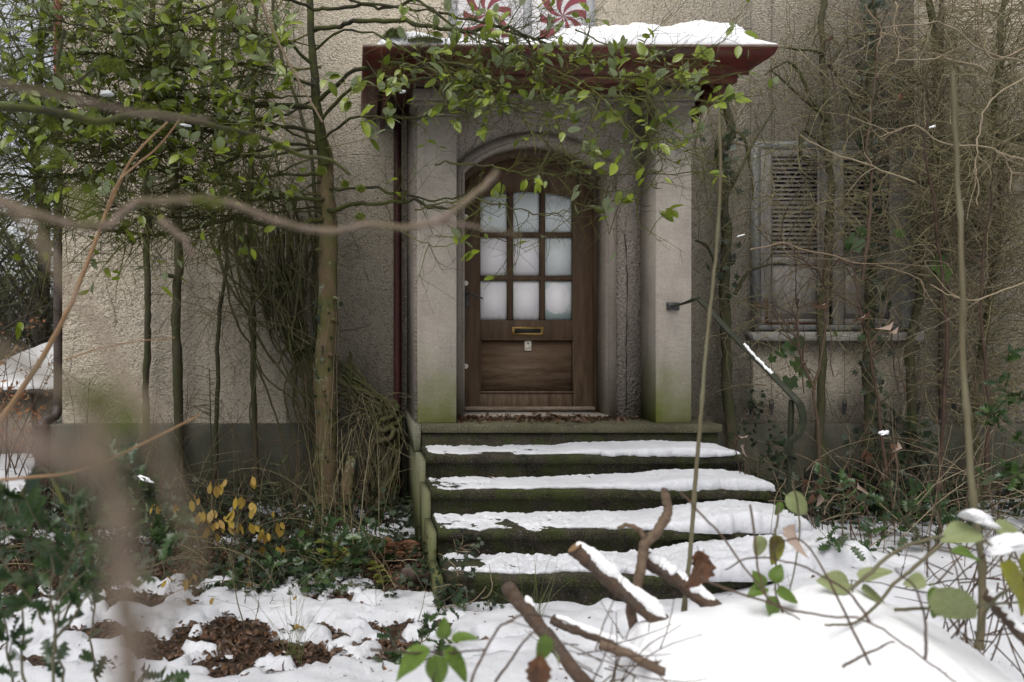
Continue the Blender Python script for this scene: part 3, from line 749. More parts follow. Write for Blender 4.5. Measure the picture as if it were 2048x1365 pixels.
# enamel plate below the slot: a small bird over a ring and a slanted scribble
ex0, ex1, ez0, ez1 = dx(1050), dx(1063.5), dz(702), dz(681.5)
MB().box(ex0, ex1, DF + 0.012, DF + 0.021, ez0, ez1, 0.002).build('enamel_plate', M['enamel'], door)
ik = MB(); cxp = (ex0 + ex1) / 2; czp = ez1 - 0.03; yk = DF + 0.0105
for k in range(14):
    if k % 7 in (0, 6): continue
    a0 = math.pi * 2 * k / 14; a1 = math.pi * 2 * (k + 0.8) / 14
    ik.add([(cxp + .016 * math.cos(a0), yk, czp + .010 * math.sin(a0)), (cxp + .016 * math.cos(a1), yk, czp + .010 * math.sin(a1)), (cxp + .0145 * math.cos(a1), yk, czp + .0085 * math.sin(a1)), (cxp + .0145 * math.cos(a0), yk, czp + .0085 * math.sin(a0))], [(0, 1, 2, 3)])
for tri in (((-.010, .007), (.012, .008), (.001, .001)), ((-.010, -.004), (.010, -.004), (0, -.0025)), ((-.003, .003), (.006, .005), (.004, -.002))):
    ik.add([(cxp + a, yk, czp + b) for a, b in tri], t=[(0, 1, 2)])
ik.build('plate_print', M['ink'], door)
cu = bpy.data.curves.new('plate_script', 'FONT'); cu.body = 'Orient'; cu.size = 0.0165; cu.extrude = 0.0002; cu.align_x = 'CENTER'; cu.shear = 0.4
tmp = bpy.data.objects.new('plate_text', cu); SC.collection.objects.link(tmp); bpy.context.view_layer.update()
me = bpy.data.meshes.new_from_object(tmp.evaluated_get(bpy.context.evaluated_depsgraph_get())); bpy.data.objects.remove(tmp)
me.materials.clear(); me.materials.append(M['ink'])
o = bpy.data.objects.new('plate_script', me); SC.collection.objects.link(o)
o.matrix_world = Matrix.Translation((cxp, yk, ez0 + 0.016)) @ Matrix.Rotation(math.radians(90), 4, 'X') @ Matrix.Rotation(math.radians(9), 4, 'Z')
o.parent = door; o.matrix_parent_inverse = parent_inv(door)
# handle, discs
hb = MB().box(dx(930), dx(938), DF - 0.008, DF, dz(613), dz(583), 0.002)
hb.tube(spline([(dx(934), DF - 0.01, dz(588)), (dx(936), DF - 0.055, dz(588)), (dx(941), DF - 0.062, dz(590)), (dx(963), DF - 0.065, dz(598))], 4), 0.0085, 0.007, 8)
hb.build('handle', M['black_iron'], door)
for py in (434, 567, 733):
    m = MB(); m.tube([(dx(931.5), DF - 0.012, dz(py)), (dx(931.5), DF - 0.0005, dz(py))], 0.019, 0.021, 16); m.build('bolt_cover', M['porcelain'], door)

# ------------------------------------------------------------------ porch canopy
CXL, CXR = 0.06, 2.811
prof = [(5.30, 3.446), (5.295, 3.436), (5.30, 3.425), (5.312, 3.40), (5.335, 3.378), (5.36, 3.368), (5.385, 3.362), (5.405, 3.352), (5.42, 3.338)]
def gutter_mesh(prof):
    m = MB(); V = []
    for (y, z) in prof:
        k = y - 5.30
        V.append([(CXL + k, WALL, z), (CXL + k, y, z), ((CXL + CXR) / 2, y, z), (CXR - k, y, z), (CXR - k, WALL, z)])
    return m.grid(np.array(V))
gut = gutter_mesh(prof).build('gutter', M['red_gutter'], house)
rim = MB()
rp = [(CXL, WALL, 3.446), (CXL, 5.30, 3.446), (CXR, 5.30, 3.446), (CXR, WALL, 3.446)]
for a, b in zip(rp[:-1], rp[1:]): rim.tube([a, b], 0.011, 0.011, 8)
rim.build('gutter_rim', M['zinc_edge'], gut)
for px in (1150, 1436):
    X0 = (px - VX) * 5.3 / F; m = MB(); V = []
    for (y, z) in prof: V.append([(X0 - 0.009, y - 0.004, z), (X0 + 0.009, y - 0.004, z)])
    m.grid(np.array(V)).build('gutter_bracket', M['rust'], gut)
can = MB()
can.box(CXL + 0.06, CXR - 0.06, 5.36, WALL, 3.40, 3.43)
canopy = can.build('canopy', M['red_boards'], house)
b_ = MB(); zb0 = 3.251
b_.box(CXL + 0.125, CXR - 0.125, 5.425, 5.455, 3.30, 3.398)
b_.build('fascia_board', M['red_boards'], canopy)
b_ = MB().box(CXL + 0.15, CXR - 0.19, 5.458, 5.49, zb0, 3.37)
b_.build('fascia_board', M['red_boards'], canopy)
for sx, s in ((CXR - 0.21, 1), (CXL + 0.17, -1)):
    m = MB(); x0, x1 = sx - 0.015, sx + 0.015
    v = [(x, y, z) for x in (x0, x1) for (y, z) in ((5.50, zb0), (6.89, 3.05 if s > 0 else zb0), (6.89, 3.39), (5.50, 3.37))]
    m.add(v, [(3, 2, 1, 0), (4, 5, 6, 7), (0, 1, 5, 4), (2, 3, 7, 6), (0, 4, 7, 3), (1, 2, 6, 5)])
    m.build('side_board', M['red_boards'], canopy)
m = MB(); V = [[(CXL + 0.03, 5.33, 3.435), (CXR - 0.03, 5.33, 3.435)], [(CXL + 0.03, WALL, 3.66), (CXR - 0.03, WALL, 3.66)]]
m.grid(np.array(V)); m.grid(np.array([[(CXR - 0.03, 5.33, 3.435), (CXR - 0.03, 5.33, 3.42)], [(CXR - 0.03, WALL, 3.66), (CXR - 0.03, WALL, 3.42)]]))
m.grid(np.array([[(CXL + 0.03, 5.33, 3.42), (CXL + 0.03, 5.33, 3.435)], [(CXL + 0.03, WALL, 3.42), (CXL + 0.03, WALL, 3.66)]]))
m.build('canopy_roof', M['dark_roof'], canopy)
# rainwater pipes
X = (795 - VX) * 6.8 / F
MB().tube([(X, 6.80, 3.4), (X, 6.80, 0.05)], 0.034, 0.034, 14).tube([(X, 6.80, 2.3), (X, 6.80, 2.32)], 0.04, 0.04, 14).build('rainwater_pipe', M['wine_pipe'], house)
X = (115 - VX) * 6.95 / F
MB().tube([(X, 6.97, 8), (X, 6.97, EYE + (650 - 200) * 6.97 / F)], 0.04, 0.04, 14).build('rainwater_pipe', M['red_pipe'], house)
m = MB().tube([(X, 6.97, EYE + (650 - 200) * 6.97 / F), (X, 6.97, 0.86)], 0.041, 0.041, 14)
m.tube(spline([(X, 6.97, 0.87), (X - 0.01, 6.92, 0.80), (X - 0.07, 6.84, 0.76), (X - 0.08, 6.80, 0.70)], 5), 0.043, 0.043, 12)
m.tube([(X - 0.08, 6.79, 0.735), (X - 0.08, 6.79, 0.70)], 0.07, 0.066, 14).tube([(X - 0.08, 6.79, 0.71), (X - 0.08, 6.79, 0.0)], 0.052, 0.052, 14)
m.build('drain_shoe', M['dark_pipe'], house)

# ------------------------------------------------------------------ steps
steps = thing('stone_steps', (1.58, 5.1, 0), 'mossy flight of worn stone steps climbing to the front door', 'steps')
SX0, SX1 = 0.488, 2.675
MB().box(SX0, SX1 + 0.02, 5.84, SF + 0.3, LAND - 0.062, LAND, 0.008).build('landing_slab', M['landing_stone'], steps)
MB().box(SX0 + 0.006, SX1, 5.865, 6.9, 0.0, LAND - 0.063).build('landing_block', M['step'], steps)
MB().box(0.43, 0.485, 5.845, 6.9, 0.66, LAND - 0.002, 0.01).build('side_slab', M['base_side_stone'], steps)
# cheek wall beside the steps, cut to their slope
m = MB()
for (ya, yb_, zt) in ((5.48, 6.9, .655), (5.115, 5.479, .51), (4.75, 5.114, .35), (4.385, 4.749, .19)): m.box(.445, .4855, ya, yb_, 0, zt)
m.build('cheek_wall', M['base_side_stone'], steps)
treads = []
for k in range(1, 5):
    zt = LAND - 0.163 * k; y = 5.84 - 0.365 * k
    xl = [0.486, 0.486, 0.494, 0.503][k - 1]; xr = [2.674, 2.666, 2.66, 2.66][k - 1]
    # tread with a worn, uneven edge
    nx = 60; xs_ = np.linspace(xl, xr, nx); w = 0.007 * fbm(xs_, xs_ * 0, 5, 4, k + 0.3); w2 = 0.005 * fbm(xs_, xs_ * 0, 7, 4, k + 5.3)
    th = 0.06; yb = y + 0.40
    V = [[(x, yb, zt) for x in xs_], [(x, y + 0.03 + a, zt + b * 0.3) for x, a, b in zip(xs_, w, w2)], [(x, y + 0.008 + a, zt - 0.006 + b) for x, a, b in zip(xs_, w, w2)], [(x, y + a, zt - 0.02 + b) for x, a, b in zip(xs_, w, w2)],
         [(x, y + 0.004 + a, zt - th + b) for x, a, b in zip(xs_, w, w2)], [(x, y + 0.03, zt - th - 0.004) for x in xs_], [(x, y + 0.034 + a, -0.05 if k == 4 else zt - 0.17) for x, a in zip(xs_, w)]]
    m = MB().grid(np.array(V)[::-1])
    for xe, fl in ((xl, 0), (xr, 1)):
        e = [(xe, y + 0.004, zt - th), (xe, yb, zt - th), (xe, yb, zt), (xe, y + 0.004, zt - 0.003)]
        f = [(xe, y + 0.034, -0.05), (xe, yb, -0.05), (xe, yb, zt - th), (xe, y + 0.034, zt - th)]
        m.add(e, [(3, 2, 1, 0)] if fl else [(0, 1, 2, 3)]); m.add(f, [(3, 2, 1, 0)] if fl else [(0, 1, 2, 3)])
    st = m.build('step', M['step'], steps); treads.append((xl, xr, y, zt))
# moss tufts along the lips
mp = []
for (xl, xr, y, zt) in treads + [(SX0 + 0.15, SX1, 5.84, LAND)]:
    x = xl + (xr - xl) * RNG.random(2400 if zt < LAND else 700); nz = fbm(x, x * 0 + zt * 9, 3.5, 4, 3.3)
    keep = nz > (-0.12 if zt < LAND else 0.06); x = x[keep]
    d_ = RNG.random(len(x)) ** 1.5
    mp.append(np.stack([x, y - 0.002 + 0 * x, zt + 0.003 - d_ * 0.07], 1))
mp = np.vstack(mp); mb = MB()
add_leaves(mb, NEEDLE, mp, np.stack([RNG.normal(0, .5, len(mp)), -0.8 + 0 * mp[:, 0], RNG.normal(.25, .5, len(mp))], 1), 0.008 + 0.011 * RNG.random(len(mp)))
v, q = (mb.v, mb.q)
stuff(mb.build('moss', M['dark_moss'], steps))

# ------------------------------------------------------------------ snow lying on things
def snow_strip(name, label, x0, x1, yf, yb, z, T, group=None, mat='snow', over=0.0, slope=0.0, edge=0.05, seed=1.0, nx=420, ny=44, fw=0.02, zfun=None, rgh=0.004, thin=None):
    xs_ = np.linspace(x0, x1, nx); u = np.linspace(0, 1, ny)
    fr = yf + fw * fbm(xs_, xs_ * 0, 6, 4, seed) + fw * 0.3 * fbm(xs_, xs_ * 0, 15, 2, seed + 1) - (over(xs_) if callable(over) else over)
    bk = yb + 0 * xs_
    Y_ = fr[:, None] * (1 - u) + bk[:, None] * u; X__ = xs_[:, None] + 0 * Y_
    th = (T(xs_) if callable(T) else T + 0 * xs_)[:, None] * (1 + 0.22 * fbm(X__, Y_, 4, 3, seed + 2) + 0.10 * fbm(X__, Y_, 22, 4, seed + 3)) + rgh * fbm(X__, Y_, 45, 3, seed + 4)
    de = np.minimum(Y_ - fr[:, None], np.minimum(X__ - x0, x1 - X__) * 1.0)
    e = np.clip(de / (edge * (0.35 + th * 9)), 0, 1); h = th * np.sqrt(np.clip(1 - (1 - e) ** 2, 0, 1))
    base = z + slope * (Y_ - yf) if zfun is None else zfun(X__, Y_)
    if thin is not None: h = h - thin(X__) * np.clip(.35 + fbm(X__, Y_, 9, 4, seed + 6) * 1.6, 0, 1)
    V = np.stack([X__, Y_, base + h], -1)
    drop = np.stack([X__[:, :1], Y_[:, :1] + 0.012, base[:, :1] - np.minimum(0.02, th[:, :1] * 0.3)], -1)
    V = np.concatenate([drop, V], 1)
    V[:, :6, 1] += .007 * fbm(V[:, :6, 0], V[:, :6, 2] * 2.5, 38, 3, seed + 9) * (1 if rgh > .002 else .3)
    o = MB().grid(V).build(name, M[mat], None, True)
    return tag(o, label, 'snow', group)
Gs = 'snow lying on the steps'
def TT(pts):
    a = np.array(pts, float); return lambda x: np.interp(x, a[:, 0], a[:, 1])
sl = ['thin snow layer on the top step below the landing slab', 'snow layer on the second step down, thickening to its right end',
      'snow layer on the third step down, deep and overhanging at its right', 'icy snow layer on the bottom step beside the ivy']
thk = [TT([(0.5, .008), (1.1, .014), (1.35, .012), (1.6, .034), (2.1, .046), (2.5, .04), (2.68, .015)]), TT([(0.5, .012), (1.2, .017), (1.9, .034), (2.2, .068), (2.5, .07), (2.7, .04)]),
       TT([(0.5, .013), (1.3, .018), (1.8, .03), (2.1, .07), (2.4, .10), (2.75, .06)]), TT([(0.5, .018), (1.3, .022), (1.7, .045), (2.1, .10), (2.75, .16)])]
ov = [lambda x: -0.03 + 0.045 * (x > 1.7), lambda x: -0.02 + 0.03 * np.clip((x - 1.7) / .5, 0, 1), lambda x: -0.005 + 0.055 * np.clip((x - 1.7) / .5, 0, 1), lambda x: -0.05 + 0.11 * np.clip((x - 1.3) / .7, 0, 1)]
for k, (xl, xr, y, zt) in enumerate(treads):
    snow_strip('snow_layer', sl[k], xl + [0.03, 0.02, 0.01, 0.02][k], xr + [-0.01, 0.03, 0.05, 0.2][k], y + 0.012, y + 0.37, zt + 0.002, thk[k], Gs, over=ov[k], seed=k + 1.5, rgh=[.006, .007, .008, .011][k], fw=.045, edge=.04, thin=lambda x, k=k: np.interp(x, [.5, 1.3, 1.8], [[.022, .018, 0], [.02, .008, 0], [.026, .02, 0], [.034, .026, .01]][k]))
snow_strip('snow_layer', 'thick smooth snow blanket lying on the red porch canopy', (752 - VX) * 5.4 / F, (1510 - VX) * 5.4 / F, 5.335, 6.85, 3.447,
           TT([(0.13, .07), (0.25, .15), (0.4, .15), (0.6, .09), (0.9, .075), (1.35, .09), (1.5, .2), (2.0, .205), (2.15, .17), (2.35, .23), (2.6, .235), (2.66, .2), (2.71, .12)]), None, 'fresh_snow', slope=0.13, edge=0.12, seed=8.0, nx=320, ny=60, fw=0.012, rgh=0.001)
snow_strip('snow_layer', 'low tail of snow on the right corner of the canopy gutter', (1490 - VX) * 5.33 / F, (1556 - VX) * 5.33 / F, 5.305, 5.6, 3.452, TT([(2.6, .05), (2.68, .05), (2.83, .015)]), None, 'fresh_snow', edge=0.03, seed=9.0, nx=60, fw=0.005)
# moss cushion on the canopy
def clump(name, label, c, r, mat, n=900, ln=0.02, cat='moss', sq=(1, 1, .8)):
    d_ = unit(RNG.normal(0, 1, (n, 3))); d_[:, 2] = np.abs(d_[:, 2]) * (1 if sq[2] > 0 else -1)
    rad = r * (1 + 0.25 * fbm(d_[:, 0], d_[:, 1], 3, 3, c[0] * 3))
    pos = np.array(c) + d_ * rad[:, None] * np.abs(np.array(sq)); mb = MB(); add_leaves(mb, NEEDLE, pos, d_ + RNG.normal(0, .4, d_.shape), ln * (0.6 + RNG.random(n)))
    th_ = np.linspace(0, math.pi / 2, 7); ph = np.linspace(0, 2 * math.pi, 17)
    mb.grid(np.array([[(c[0] + r * .97 * sq[0] * math.sin(a) * math.cos(b), c[1] + r * .97 * sq[1] * math.sin(a) * math.sin(b), c[2] + r * .97 * abs(sq[2]) * math.cos(a)) for b in ph] for a in th_]))
    return tag(mb.build(name, M[mat]), label, cat)
clump('moss_cushion', 'round moss cushion poking out of snow on the canopy corner', P(790, 80, 5.40), 0.075, 'dark_moss', 2500, 0.014)
clump('moss_cushion', 'flat moss strip on the gutter edge beneath the leafy branches', P(850, 84, 5.36), 0.05, 'dark_moss', 1500, 0.012, sq=(2.6, 1, .6))

# ------------------------------------------------------------------ shuttered window on the right
SY = WALL - 0.045
def sxx(px): return (px - VX) * SY / F
def szz(py): return EYE + (650 - py) * SY / F
win = ring([(sxx(1521), szz(650)), (sxx(1521), szz(297)), (sxx(1806), szz(297)), (sxx(1806), szz(650)), (sxx(1521), szz(650))],
           [(sxx(1507), szz(661)), (sxx(1507), szz(283)), (sxx(1828), szz(283)), (sxx(1828), szz(661)), (sxx(1507), szz(661))], SY, WALL + 0.2).build('window_frame', M['frame_paint'], house)
MB().box(sxx(1521), sxx(1806), WALL + 0.05, WALL + 0.06, szz(655), szz(297)).build('window_dark', M['black'], win)
for (a, b, la, lb) in ((1523, 1660, 1546, 1637), (1667, 1804, 1690, 1781)):
    y0 = SY + 0.008; y1 = SY + 0.04
    m = MB()
    m.box(sxx(a), sxx(la), y0, y1, szz(649), szz(299), 0.003).box(sxx(lb), sxx(b), y0, y1, szz(649), szz(299), 0.003)
    m.box(sxx(la), sxx(lb), y0 + .001, y1, szz(313), szz(299), .003).box(sxx(la), sxx(lb), y0 + .001, y1, szz(529), szz(515), .003).box(sxx(la), sxx(lb), y0 + .001, y1, szz(649), szz(638), .003)
    m.box(sxx(la) + .002, sxx(lb) - .002, y0 + 0.014, y1 - .004, szz(637.5), szz(529.5))
    m.box(sxx(la) + .02, sxx(lb) - .02, y0 + 0.006, y0 + 0.0135, szz(628), szz(539), 0.004)
    sh = tag(m.build('shutter', M['shutter_wood'], house), 'right shutter leaf' if a > 1600 else 'left shutter leaf with rusty strap hinge')
    ns = 23
    sm = MB(); sm.add([(x, yy, zz) for x in (sxx(la) + .001, sxx(lb) - .001) for (yy, zz) in ((-.011, -.014), (-.007, -.016), (.013, .012), (.009, .014))],
                      [(3, 2, 1, 0), (4, 5, 6, 7), (0, 1, 5, 4), (2, 3, 7, 6), (0, 4, 7, 3), (1, 2, 6, 5)])
    sme = sm.mesh('slat', M['slat_wood'])
    for k in range(ns):
        zz = szz(317) + (szz(511) - szz(317)) * k / (ns - 1)
        o = bpy.data.objects.new('slat', sme); SC.collection.objects.link(o)
        o.location = (0, y0 + 0.014, zz + random.uniform(-.002, .002)); o.rotation_euler = (random.uniform(-.12, .12), 0, 0)
        if random.random() < .08: o.rotation_euler = (0.5, 0, 0)
        o.parent = sh; o.matrix_parent_inverse = parent_inv(sh)
    if a < 1600:
        h = MB().box(sxx(1531), sxx(1537), y0 - .006, y0 - .001, szz(648), szz(596)).box(sxx(1512), sxx(1531), y0 - .02, y0 - .001, szz(616), szz(611)).box(sxx(1537.5), sxx(1632), y0 - .006, y0 - .001, szz(649), szz(644)).tube([(sxx(1513), y0 - .02, szz(622)), (sxx(1513), y0 - .02, szz(605))], .012, .012, 8)
        h.build('strap_hinge', M['rust'], sh)
MB().box(sxx(1497), sxx(1836), WALL - 0.13, WALL + .02, szz(689) + .03, szz(664), .008).build('window_sill', M['sill_stone'], house)

# upper window with pinwheel shutters
UY = WALL - 0.03
ux = lambda px: (px - VX) * UY / F
uz = lambda py: EYE + (650 - py) * UY / F
fr = MB().box(ux(897), ux(913), UY - .02, WALL + .02, uz(95), uz(-260)).box(ux(1172), ux(1188), UY - .02, WALL + .02, uz(95), uz(-260)).box(ux(1048), ux(1062), UY - .01, WALL + .02, uz(95), uz(-260)).box(ux(897), ux(1188), UY - .03, WALL + .02, uz(112), uz(95.5)).build('window_frame', M['grey_paint'], house)
for (cx_, cy_, w0, w1) in ((974, 28, 914, 1047), (1126, 34, 1063, 1171)):
    sh = tag(MB().box(ux(w0), ux(w1), UY - .005, UY + .02, uz(92), uz(-258), .004).build('shutter', M['white_paint'], house), 'white shutter painted with a red pinwheel')
    m = MB(); cx = ux(cx_); cz = uz(cy_); S = 0.205 if w0 < 1000 else 0.2; NA = 8
    for a in range(NA):
        V = []
        for k in range(14):
            r_ = S * 1.5 * k / 13; tw = 0.65 * (r_ / S)
            row = []
            for e in np.linspace(0, 1, 5):
                an = 2 * math.pi * (a + 0.5 * e) / NA - tw + 0.5
                x, z = r_ * math.cos(an), r_ * math.sin(an); mx = max(abs(x), abs(z))
                f = min(1, S / mx) if mx > 0 else 1
                row.append((cx + x * f, UY - .008, cz + z * f))
            V.append(row)
        m.grid(np.array(V))
    m.build('pinwheel', M['pinwheel_red'], sh)

# dark conduit on the right wall
m = MB().tube([(sxx(1880), SY - .02, 4.6), (sxx(1878), SY - .02, 0.75)], 0.019, 0.019, 10)
for z in (1.5, 2.6, 3.4): m.tube([(sxx(1880), SY - .02, z), (sxx(1880), SY - .02, z + .02)], .027, .027, 10)
m.build('conduit', M['dark_pipe'], house)

# turnbuckles and their trellis wires
tb = [1501, 1543, 1640, 1689, 1747, 1836, 1908, 1950, 1998]
where = ['leftmost, above the ivy heap beside the top step', 'beside the brown stem left of the rail post', 'just right of the scrolled handrail end', 'under the left half of the window sill',
         'on the mossy ivy-clad stem', 'right of the window sill end', 'just right of the dark conduit', 'between conduit and the right tangle', 'rightmost, behind the holly twigs']
for px, wh in zip(tb, where):
    yy = WALL - .05; x = (px - VX) * yy / F; z = EYE - (812 - VY) * yy / F
    t = thing('wire_turnbuckle', (x, yy, z), 'small black turnbuckle with trellis wire, ' + wh, 'turnbuckle', 'turnbuckles along the right wall')
    m = MB()
    for s in (-1, 1): m.tube(spline([(x, yy, z + .055), (x + s * .014, yy, z + .04), (x + s * .014, yy, z - .03), (x, yy, z - .045)], 4), .0048, .0048, 6)
    m.tube([(x, yy, z + .02), (x, yy, z - .075)], .008, .008, 8).tube([(x - .012, yy, z - .0), (x + .012, yy, z - .0)], .005, .005, 6)
    m.build('buckle', M['black_iron'], t)
    MB().tube([(x, yy, z + .05), (x + .004, yy, z + 3.6)], .0018, .0018, 4).build('wire', M['iron'], t)

# ------------------------------------------------------------------ handrail
rail = thing('handrail', P(1578, 1075, 4.95), 'green-black wrought iron handrail with scrolled end and twisted post', 'handrail')
path = spline([P(1350, 612, 5.80), P(1372, 606, 5.74), P(1392, 598, 5.68), P(1402, 602, 5.66), P(1430, 632, 5.56), P(1460, 665, 5.45), P(1520, 725, 5.22), P(1588, 795, 4.98), P(1603, 818, 4.95), P(1606, 845, 4.95), P(1598, 868, 4.95), P(1582, 882, 4.95), P(1574, 893, 4.96), P(1580, 905, 4.97), P(1590, 908, 4.97)], 5)
T_ = unit(np.gradient(path, axis=0)); side = unit(np.cross(T_, np.array([0.05, 0.6, 1.0]))); side = unit(np.array([1.0, 0.25, 0.1]) - (T_ @ np.array([1.0, 0.25, 0.1]))[:, None] * T_)
nn = np.cross(T_, side)
W2, H2 = 0.024, 0.005
V = np.stack([path + side * W2 + nn * H2, path + side * W2 - nn * H2, path - side * W2 - nn * H2, path - side * W2 + nn * H2, path + side * W2 + nn * H2], 1)
m = MB().grid(V); m.build('rail', M['iron'], rail)
bp = P(1346, 613, 5.92)
MB().box(bp[0] - .045, bp[0] + .045, 5.905, 5.93, bp[2] - .028, bp[2] + .028, .006).tube([(bp[0], 5.92, bp[2]), tuple(path[0])], .011, .011, 8).build('wall_bracket', M['black_iron'], rail)
a = np.array(P(1583, 800, 5.0)); b = np.array(P(1574, 1100, 5.0)); n = 90; s_ = .017; V = []
for i in range(n):
    f = i / (n - 1); c = a * (1 - f) + b * f; tw = max(0, min(1, (f - .33) / .45)) * math.pi * 4.5
    V.append([(c[0] + s_ * math.cos(tw + k * math.pi / 2 + .78), c[1] + s_ * math.sin(tw + k * math.pi / 2 + .78), c[2]) for k in (0, 1, 2, 3, 0)])
MB().grid(np.array(V)).build('twisted_post', M['iron'], rail)
pr = [np.array(P(x, y, Y)) + np.array([0, 0, .006]) for x, y, Y in ((1488, 690, 5.34), (1505, 708, 5.28), (1522, 727, 5.21), (1545, 750, 5.13))]
m = MB().tube(spline(pr, 8, .003), .010, .012, 7, lump=.25); tag(m.build('rail_snow', M['fresh_snow'], None, True), 'narrow ridge of snow on the sloping iron handrail', 'snow')
# rusty boot scraper
m = MB(); c0 = np.array(P(835, 1150, 4.75))
pr = [(-.10, .0), (-.095, .03), (-.07, .045), (-.03, .03), (.05, .02), (.17, .02), (.17, -.05), (.05, -.05), (-.05, -.052), (-.085, -.04), (-.10, -.02)]
v = [(c0[0] + x, c0[1] + dy, c0[2] + z) for dy in (0, .008) for x, z in pr]; n = len(pr)
m.add(v + [(c0[0] + .02, c0[1], c0[2]), (c0[0] + .02, c0[1] + .008, c0[2])], t=[(i, (i + 1) % n, 2 * n) for i in range(n)] + [((i + 1) % n + n, i + n, 2 * n + 1) for i in range(n)], q=[(i, i + n, (i + 1) % n + n, (i + 1) % n) for i in range(n)])
for dx_ in (-.06, .12): m.box(c0[0] + dx_, c0[0] + dx_ + .012, c0[1] + .009, c0[1] + .02, -.05, c0[2] - .03)
tag(m.build('boot_scraper', M['rusty_plate']), 'rusty iron boot scraper blade beside the bottom step', 'boot scraper')
# shed
shed = thing('garden_shed', (-3.9, 9.6, 0), 'small beige outbuilding with snow-covered low roof behind the villa corner', 'outbuilding')
MB().box(-4.35, -3.0, 9.4, 10.6, 0, 0.86).build('wall', M['shed_wall'], shed)
for a_ in (-4.37, -3.85): MB().box(a_, a_ + .06, 9.35, 9.39, 0, 0.86).build('corner_post', M['shed_wall'], shed)
m = MB(); V = [[(-4.75, 9.1, .84), (-2.9, 9.1, .84)], [(-3.9, 10.0, 1.32), (-2.9, 10.0, 1.32)]]
m.grid(np.array(V)).box(-4.75, -2.9, 9.08, 9.16, .80, .84); m.grid(np.array([[(-4.75, 9.1, .84), (-3.9, 10.0, 1.32)], [(-4.75, 10.9, .84), (-3.9, 10.05, 1.32)]])); m.build('roof', M['dark_roof'], shed)
o = snow_strip('snow_layer', 'snow on the hipped roof of the outbuilding behind', -4.7, -2.9, 9.12, 10.0, .85, .045, None, 'fresh_snow', slope=.53, edge=.03, seed=3.0, nx=90, ny=50, fw=.04, zfun=lambda X, Y: .845 + np.minimum((Y - 9.1) * .533, (X + 4.75) * .56))
# ================================================================== the tree left of the porch
def trunk_tube(mb, pts, radii, sides=12, lump=0.03, per=6, jit=0.004):
    p = spline(pts, per, jit); r = np.interp(np.linspace(0, 1, len(p)), np.linspace(0, 1, len(radii)), radii)
    r = r * (1 + lump * RNG.normal(0, 1, len(r)))
    mb.tubes(p[None], r[None], sides, cap=True); return p

tree = thing('evergreen_tree', P(655, 1062, 6.25), 'leafy tree with a mottled trunk left of the porch, branches reaching over it', 'tree')
mb = MB()
tp = trunk_tube(mb, PL([(656, 1075), (654, 980), (651, 850), (652, 700), (655, 580), (657, 480), (654, 400), (650, 320), (642, 280)], 6.25), [.098, .088, .08, .078, .072, .075, .07, .062, .05], 16, .035)
for (x, y, s_) in ((668, 598, 1), (641, 500, -1), (660, 710, .3), (650, 780, -.4), (665, 640, .8)):
    c = np.array(P(x, y, 6.18)); mb.tube([c, c + np.array([.03 * s_, -.035, 0])], .022, .012, 8)
mb.build('trunk', M['trunk_bark'], tree, True)
mb = MB(); trunk_tube(mb, PL([(650, 330, 6.2), (636, 230, 6.15), (628, 150, 6.1), (622, 60, 6.1), (618, -60, 6.1)], 6.2), [.05, .036, .032, .028, .024], 12)
mb.build('leader', M['dark_bark'], tree, True)

